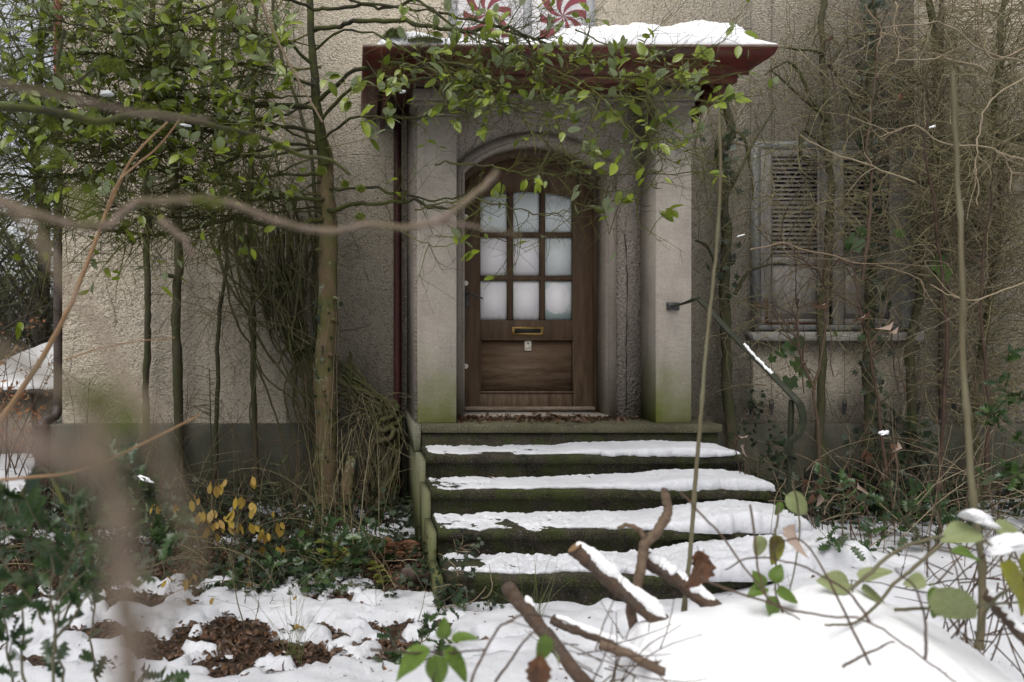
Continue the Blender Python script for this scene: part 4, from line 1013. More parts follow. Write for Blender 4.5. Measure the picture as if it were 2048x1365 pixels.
BR = [  # pixels of the photograph with the depth, and root radius
    ([(648, 440, 6.2), (560, 452, 5.9), (460, 440, 5.7), (340, 468, 5.5), (200, 462, 5.2), (100, 440, 5.0), (-60, 430, 4.8)], .020),
    ([(650, 400, 6.2), (560, 396, 6.0), (440, 402, 5.8), (350, 352, 5.5), (230, 338, 5.3), (80, 352, 5.1), (-60, 340, 5.0)], .017),
    ([(645, 300, 6.2), (560, 290, 6.0), (420, 335, 5.7), (300, 400, 5.5), (180, 430, 5.2), (60, 470, 5.0)], .015),
    ([(640, 265, 6.2), (520, 250, 6.0), (380, 262, 5.7), (240, 250, 5.5), (110, 210, 5.2), (-40, 215, 5.0)], .017),
    ([(636, 220, 6.1), (520, 205, 5.9), (400, 190, 5.6), (250, 205, 5.4), (120, 180, 5.1), (0, 170, 4.9)], .017),
    ([(632, 170, 6.1), (540, 140, 5.9), (440, 125, 5.6), (330, 140, 5.4), (200, 110, 5.1), (60, 120, 4.9)], .016),
    ([(628, 130, 6.1), (560, 80, 5.9), (430, 60, 5.6), (330, 62, 5.3), (240, 30, 5.1), (120, 10, 4.9)], .014),
    ([(645, 350, 6.2), (560, 350, 5.9), (450, 370, 5.6), (330, 330, 5.3), (220, 290, 5.1), (110, 280, 4.9)], .013),
    ([(640, 300, 6.2), (500, 310, 5.8), (360, 300, 5.5), (200, 330, 5.2), (60, 300, 5.0)], .012),
    ([(655, 420, 6.2), (740, 405, 5.9), (820, 405, 5.7), (880, 418, 5.6), (935, 405, 5.5)], .019),
    ([(655, 380, 6.2), (740, 380, 6.0), (800, 385, 5.8), (870, 400, 5.6), (930, 390, 5.5)], .013),
    ([(640, 200, 6.1), (700, 150, 5.7), (780, 132, 5.4), (850, 128, 5.1), (900, 128, 4.9), (960, 150, 4.8), (1010, 165, 4.7)], .018),
    ([(630, 60, 6.1), (700, 42, 5.7), (800, 42, 5.3), (880, 60, 5.0), (960, 62, 4.9), (1020, 62, 4.8), (1090, 75, 4.7)], .019),
    ([(625, 20, 6.1), (700, 10, 5.7), (780, 14, 5.4), (840, 4, 5.2), (900, 40, 5.0), (1000, 90, 4.8), (1100, 150, 4.7), (1180, 210, 4.6)], .014),
    ([(640, 250, 6.1), (720, 160, 5.6), (820, 160, 5.2), (900, 160, 5.0), (1000, 175, 4.9), (1100, 200, 4.8)], .014),
    ([(640, 280, 6.1), (720, 240, 5.7), (830, 235, 5.3), (880, 225, 5.2), (920, 180, 5.1), (960, 150, 5.0)], .011),
    ([(630, 100, 6.1), (700, 60, 5.7), (790, 90, 5.2), (900, 150, 4.9), (1000, 200, 4.8), (1050, 240, 4.7), (1100, 300, 4.6), (1150, 345, 4.6)], .009),
    ([(700, 0, 5.6), (850, 20, 5.2), (1000, 60, 4.9), (1150, 110, 4.7), (1250, 150, 4.6), (1330, 170, 4.6)], .010),
    ([(960, 60, 4.9), (1080, 130, 4.7), (1180, 180, 4.6), (1260, 260, 4.5), (1340, 290, 4.5), (1430, 330, 4.5)], .006),
    ([(1100, 150, 4.7), (1200, 190, 4.6), (1290, 200, 4.5), (1360, 195, 4.5), (1450, 215, 4.4)], .006),
    ([(870, 330, 5.0), (930, 325, 4.9), (1000, 335, 4.8), (1080, 345, 4.8), (1180, 352, 4.7), (1290, 348, 4.6), (1390, 345, 4.6), (1440, 335, 4.5)], .007),
    ([(830, 420, 5.3), (930, 395, 5.0), (1000, 412, 4.8), (1060, 422, 4.8), (1130, 424, 4.7), (1200, 412, 4.7), (1250, 400, 4.7), (1300, 412, 4.7)], .006),
    ([(1060, 100, 4.8), (1090, 200, 4.7), (1130, 290, 4.7), (1150, 345, 4.7), (1210, 385, 4.7)], .006),
    ([(1290, 160, 4.5), (1310, 220, 4.5), (1320, 290, 4.5), (1315, 350, 4.6), (1270, 400, 4.7)], .005),
    ([(800, 460, 5.3), (860, 490, 5.0), (930, 480, 4.8), (1000, 480, 4.7)], .004),
    ([(560, 90, 5.8), (420, 20, 5.4), (300, -30, 5.1)], .012),
    ([(640, 20, 6.0), (540, -10, 5.6), (420, 10, 5.3), (300, 60, 5.1), (180, 60, 4.9), (40, 30, 4.8)], .012),
    ([(110, 320, 5.1), (60, 380, 5.0), (0, 420, 4.9)], .008),
    ([(1150, 60, 4.8), (1230, 90, 4.7), (1330, 110, 4.7), (1420, 130, 4.6)], .005),
]
twigP = []; leafP = []; leafD = []; leafS = []
T1 = []; 
for _k in range(13):
    y0 = RNG.uniform(30, 430); x1 = RNG.uniform(-60, 260); y1 = y0 + RNG.uniform(-60, 110); BR.append(([(642, y0, 6.2)] + [(642 + (x1 - 642) * f_, y0 + (y1 - y0) * f_ + RNG.normal(0, 22), 6.2 - 1.2 * f_) for f_ in (.2, .4, .6, .8, 1)], RNG.uniform(.006, .011)))
for i, (pts, r) in enumerate(BR):
    path = spline(np.array([P(*p) for p in pts]), 7, .012)
    m = MB(); m.tube(path, r, r * .35, 8, lump=.08)
    m.build('branch', M['dark_bark'] if r > .0085 else M['mossy_twig'], tree, True)
    L = np.linalg.norm(np.diff(path, axis=0), axis=1).sum()
    right = pts[-1][0] > 700
    low = right and np.mean([q[1] for q in pts]) > 290
    k = int(L * (22 if not right else (5 if low else 10))) + 2
    s_, t_ = on_path(path, k, .12 if not right else .3, 1)
    d_ = side_dir(t_, .8, (0, -.12, .05)); T1.append((walk(s_, d_, (.22 + .42 * RNG.random(k)) * (.6 if right else 1), 8, .10, .10, .0, ymax=6.75), right))
tw = MB()
for w, right in T1:
    N = len(w); tw.tubes(w, taper(N, 8, .0026 + .0028 * RNG.random(N), .0012), 4)
    s2, t2 = pick(w, 3, .2, 1); d2 = side_dir(t2, .75, (0, -.1, .08)); w2 = walk(s2, d2, .10 + .24 * RNG.random(len(s2)), 6, .13, .13, -.01, ymax=6.75)
    tw.tubes(w2, taper(len(w2), 6, .0019, .0010), 3)
    s3, t3 = pick(w2[::2], 2, .3, 1); w3 = walk(s3, side_dir(t3, .8), .07 + .12 * RNG.random(len(s3)), 5, .15, .15, ymax=6.75); tw.tubes(w3, taper(len(w3), 5, .0014, .0009), 3)
    for W, pr, kk in ((w, .5, 4), (w2, .24, 3)):
        sel = RNG.random(len(W)) < pr; tips = W[sel, -1]; td = unit(W[sel, -1] - W[sel, -2])
        for j in range(kk + 1):
            m_ = RNG.random(len(tips)) < .85
            dd = side_dir(td, .85, (0, -.12, .12)); leafP.append(tips[m_] - td[m_] * .02 * j); leafD.append(dd[m_])
            sz = .078 + .06 * RNG.random(m_.sum()); leafS.append(sz * (.76 if not right else .62))
    sel = RNG.random(len(w2)) < .22; s4, t4 = pick(w2[sel], 1, .3, .9); leafP.append(s4); leafD.append(side_dir(t4, .9, (0, -.1, .1))); leafS.append(.06 + .05 * RNG.random(len(s4)))
tg = tw.build('twigs', M['mossy_twig'], tree, True); stuff(tg)
LPs, LDs, LSs = np.vstack(leafP), np.vstack(leafD), np.concatenate(leafS)
# thin the leaves where the photograph shows bare twigs (below the lowest boughs, left of the door)
px_ = VX + F * LPs[:, 0] / LPs[:, 1]; py_ = VY - F * (LPs[:, 2] - EYE) / LPs[:, 1]
pk = np.where(py_ > 400, .08, np.where((py_ > 290), .2, np.where(px_ < 480, .52, .4))); pk = np.where((px_ > 900) & (px_ < 1190) & (py_ < 62), .22, pk); pk = np.where((px_ > 1230) & (py_ > 120), pk * .9, pk); pk = np.where((px_ > 1150) & (py_ < 75), .3, pk)
keep = RNG.random(len(LPs)) < pk
leaf_parts(tree, ELL, M['tree_leaf'], LPs[keep], LDs[keep], LSs[keep], 300, .55, rest='foliage', up=(0, -.45, .8))
print('tree leaves', keep.sum())
# hand-placed sprays at the ends of the long twigs over the door
sp = [(1165, 100, 4.7), (1240, 95, 4.6), (1000, 40, 4.8), (1005, 110, 4.75), (870, 60, 5.0), (1090, 110, 4.7), (1235, 130, 4.6), (1290, 115, 4.55), (1215, 220, 4.6), (1330, 235, 4.5), (1385, 150, 4.5), (1440, 205, 4.4), (1470, 200, 4.4),
      (1000, 395, 4.8), (1245, 400, 4.7), (1210, 425, 4.7), (920, 480, 4.8), (945, 500, 4.8), (560, 170, 5.2), (450, 185, 5.2), (560, 300, 5.0), (440, 300, 5.0), (800, 175, 5.1), (745, 275, 5.0), (865, 235, 5.1), (1180, 300, 4.65), (1255, 155, 4.6), (1130, 200, 4.65),
      (250, 120, 5.0), (180, 80, 5.0), (75, 60, 4.9), (480, 50, 5.2), (540, 250, 5.1), (655, 160, 5.4), (700, 200, 5.3), (930, 170, 4.9), (1010, 210, 4.8), (1395, 270, 4.5), (1340, 420, 4.7), (150, 260, 5.0), (60, 230, 4.9), (330, 210, 5.1), (1150, 230, 4.7)]
for _k in range(30):
    x_ = RNG.uniform(700, 1420); sp.append((x_, 60 + 150 * RNG.random() + max(0, 1000 - x_) * .12, RNG.uniform(4.6, 5.1)))
for _k in range(30): sp.append((RNG.uniform(-10, 600), RNG.uniform(-10, 330), RNG.uniform(4.8, 5.6)))
pp, dd, ss = [], [], []
for (x, y, Y) in sp:
    c = np.array(P(x, y, Y)); ax = unit(np.array([RNG.normal(.3, .6), -.3, RNG.normal(.35, .5)]))
    n = random.randint(4, 7)
    for k in range(n):
        pp.append(c - ax * .012 * k); dd.append(side_dir(ax[None], .8, (0, -.1, .15))[0]); ss.append((.078 if x < 760 else .068) + .04 * random.random())
twg = MB()
for (x, y, Y) in sp:
    c = np.array(P(x, y, Y)); a = c + np.array([RNG.normal(-.12, .1), .05, RNG.normal(-.02, .1)])
    twg.tube(spline([a, (a + c) / 2 + RNG.normal(0, .012, 3), c], 4), .003, .002, 5)
stuff(twg.build('twigs', M['mossy_twig'], tree, True))
leaf_parts(tree, ELL, M['tree_leaf'], np.array(pp), np.array(dd), np.array(ss), 0, .45, rest='foliage', up=(0, -.5, .8))
# ivy leaves climbing the trunk
n = 44; zz = .3 + 1.5 * RNG.random(n); an = RNG.normal(-.6, .9, n); tr = .085
tx = np.interp(zz, [p[2] for p in tp], [p[0] for p in tp]); ty = np.interp(zz, [p[2] for p in tp], [p[1] for p in tp])
ivp = np.stack([tx + tr * np.sin(an + 1.1), ty - tr * np.cos(an + 1.1) * .95, zz], 1)
climb = thing('climbing_ivy', P(640, 1000, 6.15), 'small ivy leaves climbing the mottled trunk of the leafy tree', 'ivy')
for k in range(4):
    zq = np.linspace(.05, 1.3 + .3 * k, 14); a_ = -.9 + .8 * k + .25 * np.sin(zq * 4 + k)
    xq = np.interp(zq, [p[2] for p in tp], [p[0] for p in tp]); yq = np.interp(zq, [p[2] for p in tp], [p[1] for p in tp]); MB().tube(np.stack([xq + .092 * np.sin(a_), yq - .092 * np.cos(a_), zq], 1), .004, .002, 5).build('stem', M['pale_twig'], climb, True)
leaf_parts(climb, IVY, M['ivy_leaf'], ivp, np.stack([np.sin(an), -.4 + 0 * an, RNG.normal(-.1, .5, n)], 1), .03 + .03 * RNG.random(n), 300, .4, up=(0, -1, .4))
# cut stump
st = thing('stump', P(705, 1085, 6.2), 'short sawn mossy stump leaning against the plinth beside the tree', 'stump')
mb = MB(); trunk_tube(mb, PL([(700, 1090, 6.2), (694, 1000, 6.2), (697, 950, 6.25), (703, 915, 6.3)], 6.2), [.055, .05, .046, .038], 12, .06); mb.build('stem', M['trunk_bark'], st, True)

# ================================================================== climbers on the left wall
LV = [([(300, 900, 6.75), (292, 800, 6.78), (298, 650, 6.78), (294, 560, 6.78), (296, 440, 6.78), (292, 300, 6.78), (300, 100, 6.78), (310, -60, 6.78)], .030, 'second-thinnest straight grey-green vine stem nearest the house corner'),
      ([(362, 960, 6.72), (358, 850, 6.76), (354, 700, 6.76), (352, 600, 6.76), (358, 520, 6.76), (350, 400, 6.76), (338, 200, 6.76), (335, -60, 6.76)], .040, 'thick knobbly vine stem with a cut stub, right of the straight one'),
      ([(428, 960, 6.75), (432, 860, 6.76), (436, 700, 6.76), (440, 620, 6.76), (452, 530, 6.76), (444, 430, 6.76), (445, 200, 6.76), (450, -60, 6.76)], .018, 'slim green vine stem rising behind the yew sprig'),
      ([(512, 1000, 6.7), (508, 840, 6.74), (506, 700, 6.74), (508, 560, 6.74), (500, 440, 6.74), (505, 200, 6.74), (515, -60, 6.74)], .024, 'dark vine stem wound round by thinner stems, under the tangle'),
      ([(634, 900, 6.6), (630, 700, 6.66), (625, 560, 6.7), (632, 470, 6.7), (620, 300, 6.7), (560, 100, 6.7), (540, -60, 6.7)], .016, 'thin vine stem just behind the mottled tree trunk')]
for k, (pts, r, lab) in enumerate(LV):
    v = thing('wall_vine', P(*pts[0]), lab, 'vine', 'vines climbing the wall left of the porch')
    mb = MB(); p = trunk_tube(mb, np.array([P(*q) for q in pts]), [r * 1.1, r, r, r * .95, r, r * .9, r * .8], 10, .07, 7, .006)
    if k == 1:
        c = np.array(P(350, 554, 6.72)); mb.tube(spline([c, c + [-.05, -.03, .01], c + [-.085, -.05, .0]], 3), .02, .016, 8)
        mb.tube([c + [-.06, -.04, 0], c + [-.075, -.05, .05]], .006, .003, 5)
    mb.build('stem', M['vine_bark'], v, True)
    if k in (2, 3, 4, 0):
        nn_ = [14, 0, 60, 80, 60][k]; s_, t_ = on_path(p, nn_, .35, 1)
        mb = MB(); w = walk(s_, side_dir(t_, .9, (0, -.15, -.15)), .3 + .6 * RNG.random(nn_), 10, .13, .12, .06, ymax=6.86, ymin=6.2); mb.tubes(w, taper(nn_, 10, .0035 + .002 * RNG.random(nn_), .0012), 4)
        s_, t_ = pick(w, 3); w2 = walk(s_, side_dir(t_, .8, (0, 0, -.1)), .1 + .3 * RNG.random(len(s_)), 7, .16, .2, .04, ymax=6.87); mb.tubes(w2, taper(len(w2), 7, .0018, .001), 3)
        stuff(mb.build('twigs', M['olive_twig'], v, True))
# the hanging tangle above and left of the trunk
tv = thing('tangled_vine', P(600, 900, 6.6), 'dense tangle of twining green stems hanging down the wall left of the trunk', 'vine')
mb = MB()
starts = []
for k in range(54):
    x0 = RNG.uniform(440, 640); y0 = RNG.uniform(380, 480); xm = RNG.normal(590 + (x0 - 560) * .35, 22); x2 = RNG.normal(600, 22)
    a = [P(x0, y0, RNG.uniform(6.45, 6.75)), P(x0 + RNG.normal(8, 12), y0 + 90, RNG.uniform(6.45, 6.75)), P(xm, y0 + 200 + RNG.normal(0, 30), RNG.uniform(6.45, 6.7)), P(x2, RNG.uniform(650, 720), 6.6), P(RNG.normal(625, 22), RNG.uniform(760, 850), 6.62), P(RNG.normal(650, 30), RNG.uniform(860, 990), 6.6)]
    if k % 3 == 0: a = a[:4]
    MB().tube(spline(a, 7, .008), RNG.uniform(.006, .015), .006, 6).build('stem', M['green_vine'], tv, True)
for pts in ([(420, 470), (450, 560), (470, 640), (505, 700), (540, 760), (590, 800), (640, 850)], [(560, 480), (545, 600), (560, 700), (600, 800), (640, 870), (640, 930)], [(460, 460), (480, 560), (495, 650), (510, 740), (500, 830), (530, 900)],
            [(540, 560), (500, 640), (560, 740), (620, 800), (700, 850)], [(510, 540), (470, 500), (440, 460)], [(620, 690), (560, 640), (530, 560), (560, 500)], [(500, 690), (530, 770), (560, 860), (580, 960)]):
    MB().tube(spline(PL(pts, 6.5), 6, .01), .011, .006, 6).build('stem', M['green_vine'], tv, True)
mb = MB(); n = 100; s_ = np.stack([*np.array([P(x, y, Y) for x, y, Y in zip(RNG.normal(560, 70, n), RNG.uniform(250, 700, n), RNG.uniform(6.45, 6.8, n))]).T], 1)
w = walk(s_, unit(RNG.normal(0, 1, (n, 3)) * [1, .3, 1] + [0, 0, -.8]), .3 + .5 * RNG.random(n), 10, .16, .2, .06, ymax=6.86, ymin=6.3); mb.tubes(w, taper(n, 10, .0026, .001), 4)
s_, t_ = pick(w, 2); w2 = walk(s_, side_dir(t_, .8), .1 + .25 * RNG.random(len(s_)), 7, .18, .2, ymax=6.87); mb.tubes(w2, taper(len(w2), 7, .0016, .001), 3)
stuff(mb.build('twigs', M['olive_twig'], tv, True))
# the thick snaking root mass at the porch corner
rv = thing('knotted_vine', P(760, 1060, 6.5), 'knotted ropy vine roots coiled below the rainwater pipe beside the porch', 'vine')
mb = MB()
RTS = [[(640, 700, 6.6), (680, 760, 6.6), (730, 785, 6.6), (778, 800, 6.62), (795, 812, 6.6), (785, 830, 6.5), (765, 840, 6.45), (750, 855, 6.5)],
       [(655, 745, 6.6), (700, 775, 6.6), (745, 790, 6.65), (790, 825, 6.65), (800, 850, 6.6), (780, 870, 6.5), (765, 900, 6.5), (775, 950, 6.5), (750, 1010, 6.5), (745, 1060, 6.5)],
       [(690, 795, 6.6), (740, 790, 6.6), (780, 835, 6.6), (770, 880, 6.55), (790, 905, 6.5), (795, 930, 6.5), (770, 975, 6.5), (760, 1020, 6.5), (770, 1070, 6.5)],
       [(805, 835, 6.6), (785, 850, 6.5), (768, 862, 6.45), (750, 850, 6.5)], [(800, 838, 6.62), (790, 868, 6.5), (760, 880, 6.5), (740, 920, 6.55), (745, 980, 6.5), (735, 1050, 6.5)],
       [(690, 760, 6.65), (735, 770, 6.7), (760, 790, 6.7), (770, 800, 6.7)], [(740, 900, 6.6), (735, 960, 6.55), (742, 1050, 6.5)], [(760, 850, 6.5), (790, 860, 6.45), (775, 880, 6.42), (757, 884, 6.45)]]
for i, a in enumerate(RTS): MB().tube(spline(np.array([P(*q) for q in a]), 7, .006), [.026, .03, .026, .024, .022, .012, .018, .02][i], [.02, .022, .02, .02, .018, .008, .018, .02][i], 9, lump=.07).build('root', M['green_vine'], rv, True)
for k in range(26):
    a = [P(RNG.uniform(640, 700), RNG.uniform(700, 790), 6.6), P(RNG.uniform(690, 750), RNG.uniform(770, 820), 6.58), P(RNG.uniform(750, 800), RNG.uniform(800, 860), 6.55), P(RNG.uniform(740, 800), RNG.uniform(880, 960), 6.5), P(RNG.uniform(735, 800), RNG.uniform(980, 1060), 6.5)]
    MB().tube(spline(a, 6, .012), RNG.uniform(.005, .012), .004, 6).build('root', M['green_vine'], rv, True)
mb = MB(); n = 70; s_ = np.array([P(x, y, Y) for x, y, Y in zip(RNG.uniform(700, 800, n), RNG.uniform(780, 900, n), RNG.uniform(6.35, 6.6, n))])
w = walk(s_, unit(RNG.normal(0, .6, (n, 3)) + [0, -.2, -.8]), .2 + .5 * RNG.random(n), 10, .1, .15, .08); mb.tubes(w, taper(n, 10, .0028, .0012), 4); stuff(mb.build('twigs', M['olive_twig'], rv, True))

# ================================================================== climbers and shrubs on the right wall
RV = [([(1475, 960, 6.6), (1462, 880, 6.7), (1455, 760, 6.76), (1448, 640, 6.76), (1452, 500, 6.76), (1446, 380, 6.76), (1440, 300, 6.76), (1462, 250, 6.76), (1440, 190, 6.76)], .043, 'thick green-barked vine between the porch pilaster and the handrail', 45, 1.0),
      ([(1650, 980, 6.6), (1640, 800, 6.7), (1645, 620, 6.74), (1660, 440, 6.74), (1655, 300, 6.74), (1652, 180, 6.74), (1642, 60, 6.74), (1655, -60, 6.74)], .030, 'forked grey-green vine crossing the left shutter leaf', 230, 1.0),
      ([(1742, 980, 6.6), (1736, 800, 6.7), (1738, 640, 6.74), (1745, 480, 6.74), (1738, 330, 6.74), (1742, 200, 6.74), (1745, 60, 6.74), (1740, -60, 6.74)], .042, 'vine wrapped in dark ivy between the two shutter leaves', 190, 1.0),
      ([(1815, 980, 6.6), (1828, 860, 6.7), (1822, 700, 6.7), (1840, 560, 6.7), (1850, 400, 6.7), (1870, 280, 6.7), (1870, 100, 6.7), (1850, -60, 6.7)], .034, 'mossy vine rising past the right end of the window sill', 170, 1.0),
      ([(1960, 1000, 6.5), (1950, 800, 6.6), (1980, 600, 6.6), (2000, 400, 6.6), (1990, 200, 6.5), (2010, 0, 6.5)], .028, 'outermost mossy vine buried in its own mat of twigs', 380, 1.2)]
extra = {0: [[(1470, 590, 6.7), (1495, 545, 6.65), (1540, 530, 6.6), (1572, 528, 6.6)], [(1440, 560, 6.75), (1420, 500, 6.72), (1390, 482, 6.7)], [(1450, 300, 6.75), (1478, 262, 6.7), (1500, 330, 6.7), (1505, 400, 6.7)], [(1450, 400, 6.7), (1500, 300, 6.68), (1550, 215, 6.68)]],
         1: [[(1650, 110, 6.72), (1620, 100, 6.7), (1560, 95, 6.66)], [(1652, 240, 6.72), (1620, 190, 6.7), (1590, 130, 6.68), (1560, 130, 6.66), (1530, 150, 6.66)], [(1655, 240, 6.72), (1600, 190, 6.7), (1540, 140, 6.7)], [(1660, 130, 6.7), (1690, 85, 6.7), (1720, 70, 6.7)], [(1655, 300, 6.72), (1610, 260, 6.7), (1600, 300, 6.66), (1620, 330, 6.66)], [(1650, 120, 6.72), (1690, 170, 6.7), (1710, 220, 6.7)]],
         2: [[(1745, 220, 6.72), (1760, 150, 6.7), (1810, 155, 6.65), (1850, 145, 6.6), (1880, 130, 6.6)], [(1810, 155, 6.65), (1840, 170, 6.6), (1860, 195, 6.6)]], 3: [[(1850, 400, 6.7), (1910, 330, 6.5), (1990, 290, 6.4), (2060, 280, 6.3)]], 4: [[(2000, 500, 6.6), (1940, 440, 6.5), (1890, 380, 6.4)]]}
for k, (pts, r, lab, nt, ll) in enumerate(RV):
    v = thing('wall_vine', P(*pts[0]), lab, 'vine', 'vines climbing the wall right of the porch')
    mb = MB(); p = trunk_tube(mb, np.array([P(*q) for q in pts]), [r * 1.2, r, r, r * .95, r * .85, r * .8, r * .7], 10, .06, 7, .01)
    paths = [p]
    for e in extra.get(k, []):
        q = spline(np.array([P(*a) for a in e]), 6, .006); mb.tube(q, .016, .008, 7, lump=.08); paths.append(q)
    mb.build('stem', M['vine_bark'], v, True)
    mb = MB(); mp_ = MB(); S, T = [], []
    for q in paths:
        a, b = on_path(q, int(nt / len(paths) * (1.6 if q is p else .6)), .15 if q is p else 0, 1); S.append(a); T.append(b)
    s_, t_ = np.vstack(S), np.vstack(T); n = len(s_)
    hi = np.clip((s_[:, 2] - .6) / 1.6, .25, 1) * np.where((s_[:, 2] > 3.2) & (k < 3), .6, 1); sel = RNG.random(n) < (hi if k < 4 else 1); s_, t_ = s_[sel], t_[sel]; n = len(s_)
    w = walk(s_, side_dir(t_, .95, (.05, -.28, .05)), (.25 + .65 * RNG.random(n)) * ll, 12, .17, .16, .015, ymax=6.82, ymin=5.8); mb.tubes(w, taper(n, 12, .0030 + .0022 * RNG.random(n), .0016), 4)
    s2, t2 = pick(w, 3 if k == 4 else 2); w2 = walk(s2, side_dir(t2, .8, (0, -.05, 0)), .12 + .32 * RNG.random(len(s2)), 8, .17, .2, .01, ymax=6.85); mb.tubes(w2, taper(len(w2), 8, .0025 + .0008 * RNG.random(len(w2)), .0014), 3)
    stuff(mb.build('twigs', M['olive_twig'], v, True))
    if k in (0, 2):   # ivy on the stem
        n = 200 if k == 2 else 40; a, b = on_path(p, n, .05 if k == 2 else .4, .95 if k == 2 else .85)
        a = a + RNG.normal(0, 1, a.shape) * [.055, .02, .03] + [0, -.05, 0]
        leaf_parts(v, IVY, M['ivy_leaf'], a, RNG.normal(0, 1, a.shape) * [1, .3, 1] + [0, -.2, -.3], .06 + .04 * RNG.random(n), 300, .35, up=(0, -1, .3), name='ivy_leaf')

# the matted mass at the right edge and a few pale arching stems
mat_ = thing('twig_thicket', P(1980, 1080, 5.9), 'dense olive thicket of fine bare twigs filling the right edge', 'thicket')
mb = MB(); n = 400
cx = np.where(RNG.random(n) < .93, RNG.uniform(1830, 2120, n), RNG.uniform(1500, 2100, n)); cy = RNG.uniform(-40, 830, n) ** 1.0
cy = np.where(RNG.random(n) < .4, cy * .6, cy)
s_ = np.array([P(x, y, Y) for x, y, Y in zip(cx, cy, RNG.uniform(5.7, 6.75, n))])
wx = 150; cx2 = RNG.uniform(1490, 1840, wx); cy2 = RNG.uniform(270, 680, wx); s_ = np.vstack([s_, np.array([P(x, y, Y) for x, y, Y in zip(cx2, cy2, RNG.uniform(6.2, 6.75, wx))])]); n += wx
w = walk(s_, unit(RNG.normal(0, 1, (n, 3)) * [1, .35, 1]), .35 + .6 * RNG.random(n), 12, .13, .14, .02, ymax=6.83, ymin=5.5); mb.tubes(w, taper(n, 12, .0024 + .0022 * RNG.random(n), .0012), 4)
s2, t2 = pick(w, 3); w2 = walk(s2, side_dir(t2, .8), .12 + .3 * RNG.random(len(s2)), 7, .17, .2, .01, ymax=6.84); mb.tubes(w2, taper(len(w2), 7, .0022, .0012), 3)
s3, t3 = pick(w2[::2], 1); w3 = walk(s3, side_dir(t3, .9), .05 + .16 * RNG.random(len(s3)), 5, .2, .25, ymax=6.84); mb.tubes(w3, taper(len(w3), 5, .0013, .0008), 3)
stuff(mb.build('twigs', M['olive_twig'], mat_, True))

def bush(name, label, cat, stems, mat, r0, r1, ntw, tl, tmat, group=None, sub=3, bias=(0, -.1, .2), grav=0.0):
    b = thing(name, tuple(np.array(P(*stems[0][0]))), label, cat, group); paths = []
    for s_ in stems:
        m = MB(); q = spline(np.array([P(*a) for a in s_]), 6, .008); m.tube(q, r0, r1, 6, lump=.06); m.build('stem', mat, b, True); paths.append(q)
    if ntw:
        m = MB(); W = []
        for q in paths:
            s2, t2 = on_path(q, ntw, .25, 1); w = walk(s2, side_dir(t2, .75, bias), tl * (.5 + RNG.random(len(s2))), 9, .12, .12, grav, ymax=6.84); m.tubes(w, taper(len(w), 9, r1 * .8, r1 * .35), 4); W.append(w)
            if sub: s3, t3 = pick(w, sub); w3 = walk(s3, side_dir(t3, .8, (0, 0, .05)), tl * .45 * (.4 + RNG.random(len(s3))), 6, .16, .15, ymax=6.84); m.tubes(w3, taper(len(w3), 6, r1 * .4, r1 * .25), 3)
        stuff(m.build('twigs', tmat, b, True)); return b, paths, np.vstack(W)
    return b, paths, None
b, _, _ = bush('bare_shrub', 'bare reddish-brown shrub whose stems cross the shuttered window', 'shrub',
     [[(1770, 980, 5.7), (1760, 850, 5.7), (1745, 720, 5.7), (1720, 630, 5.7), (1712, 560, 5.7), (1700, 520, 5.7)], [(1640, 980, 5.8), (1628, 800, 5.8), (1632, 770, 5.8), (1650, 660, 5.8), (1645, 560, 5.8), (1610, 520, 5.8), (1560, 480, 5.8)],
      [(1880, 980, 5.7), (1892, 700, 5.7), (1885, 580, 5.7), (1870, 440, 5.7), (1850, 300, 5.7), (1870, 200, 5.7)], [(1725, 560, 5.7), (1740, 400, 5.7), (1735, 300, 5.7), (1750, 180, 5.7), (1755, 60, 5.7)], [(1970, 980, 5.6), (1975, 800, 5.6), (1960, 600, 5.6), (1985, 400, 5.6)],
      [(1630, 780, 5.8), (1600, 700, 5.8), (1590, 600, 5.8)]], M['red_twig'], .013, .005, 16, .5, M['red_twig'], sub=2)
b, _, _ = bush('arching_shrub', 'pale arching bare stems hanging across the upper right wall', 'shrub',
     [[(2060, 150, 5.2), (1985, 200, 5.2), (1955, 280, 5.2), (1950, 340, 5.2), (1955, 410, 5.2)], [(2060, 90, 5.2), (1990, 120, 5.2), (1960, 55, 5.2), (1960, 0, 5.2)], [(1975, 145, 5.2), (1900, 120, 5.2), (1860, 118, 5.2), (1790, 122, 5.2)],
      [(2050, 125, 5.3), (1960, 100, 5.3), (1890, 45, 5.3), (1850, 50, 5.3), (1760, 55, 5.3)], [(1790, 5, 5.4), (1785, 60, 5.4), (1800, 90, 5.4), (1790, 130, 5.4)], [(1730, 10, 5.4), (1760, 60, 5.4), (1755, 105, 5.4)], [(2048, 320, 5.2), (1980, 295, 5.2), (1900, 290, 5.2), (1830, 255, 5.2), (1760, 275, 5.3)],
      [(1990, 300, 5.2), (2020, 330, 5.2), (2020, 380, 5.2)], [(1830, 365, 5.3), (1700, 320, 5.3), (1600, 270, 5.3)], [(2060, 560, 5.2), (1960, 600, 5.2), (1900, 590, 5.2), (1860, 570, 5.2)], [(1500, 500, 5.6), (1560, 490, 5.6), (1640, 505, 5.6), (1740, 530, 5.6), (1840, 560, 5.6), (1850, 610, 5.6)]], M['pale_twig'], .0065, .004, 3, .4, M['pale_twig'], sub=2)

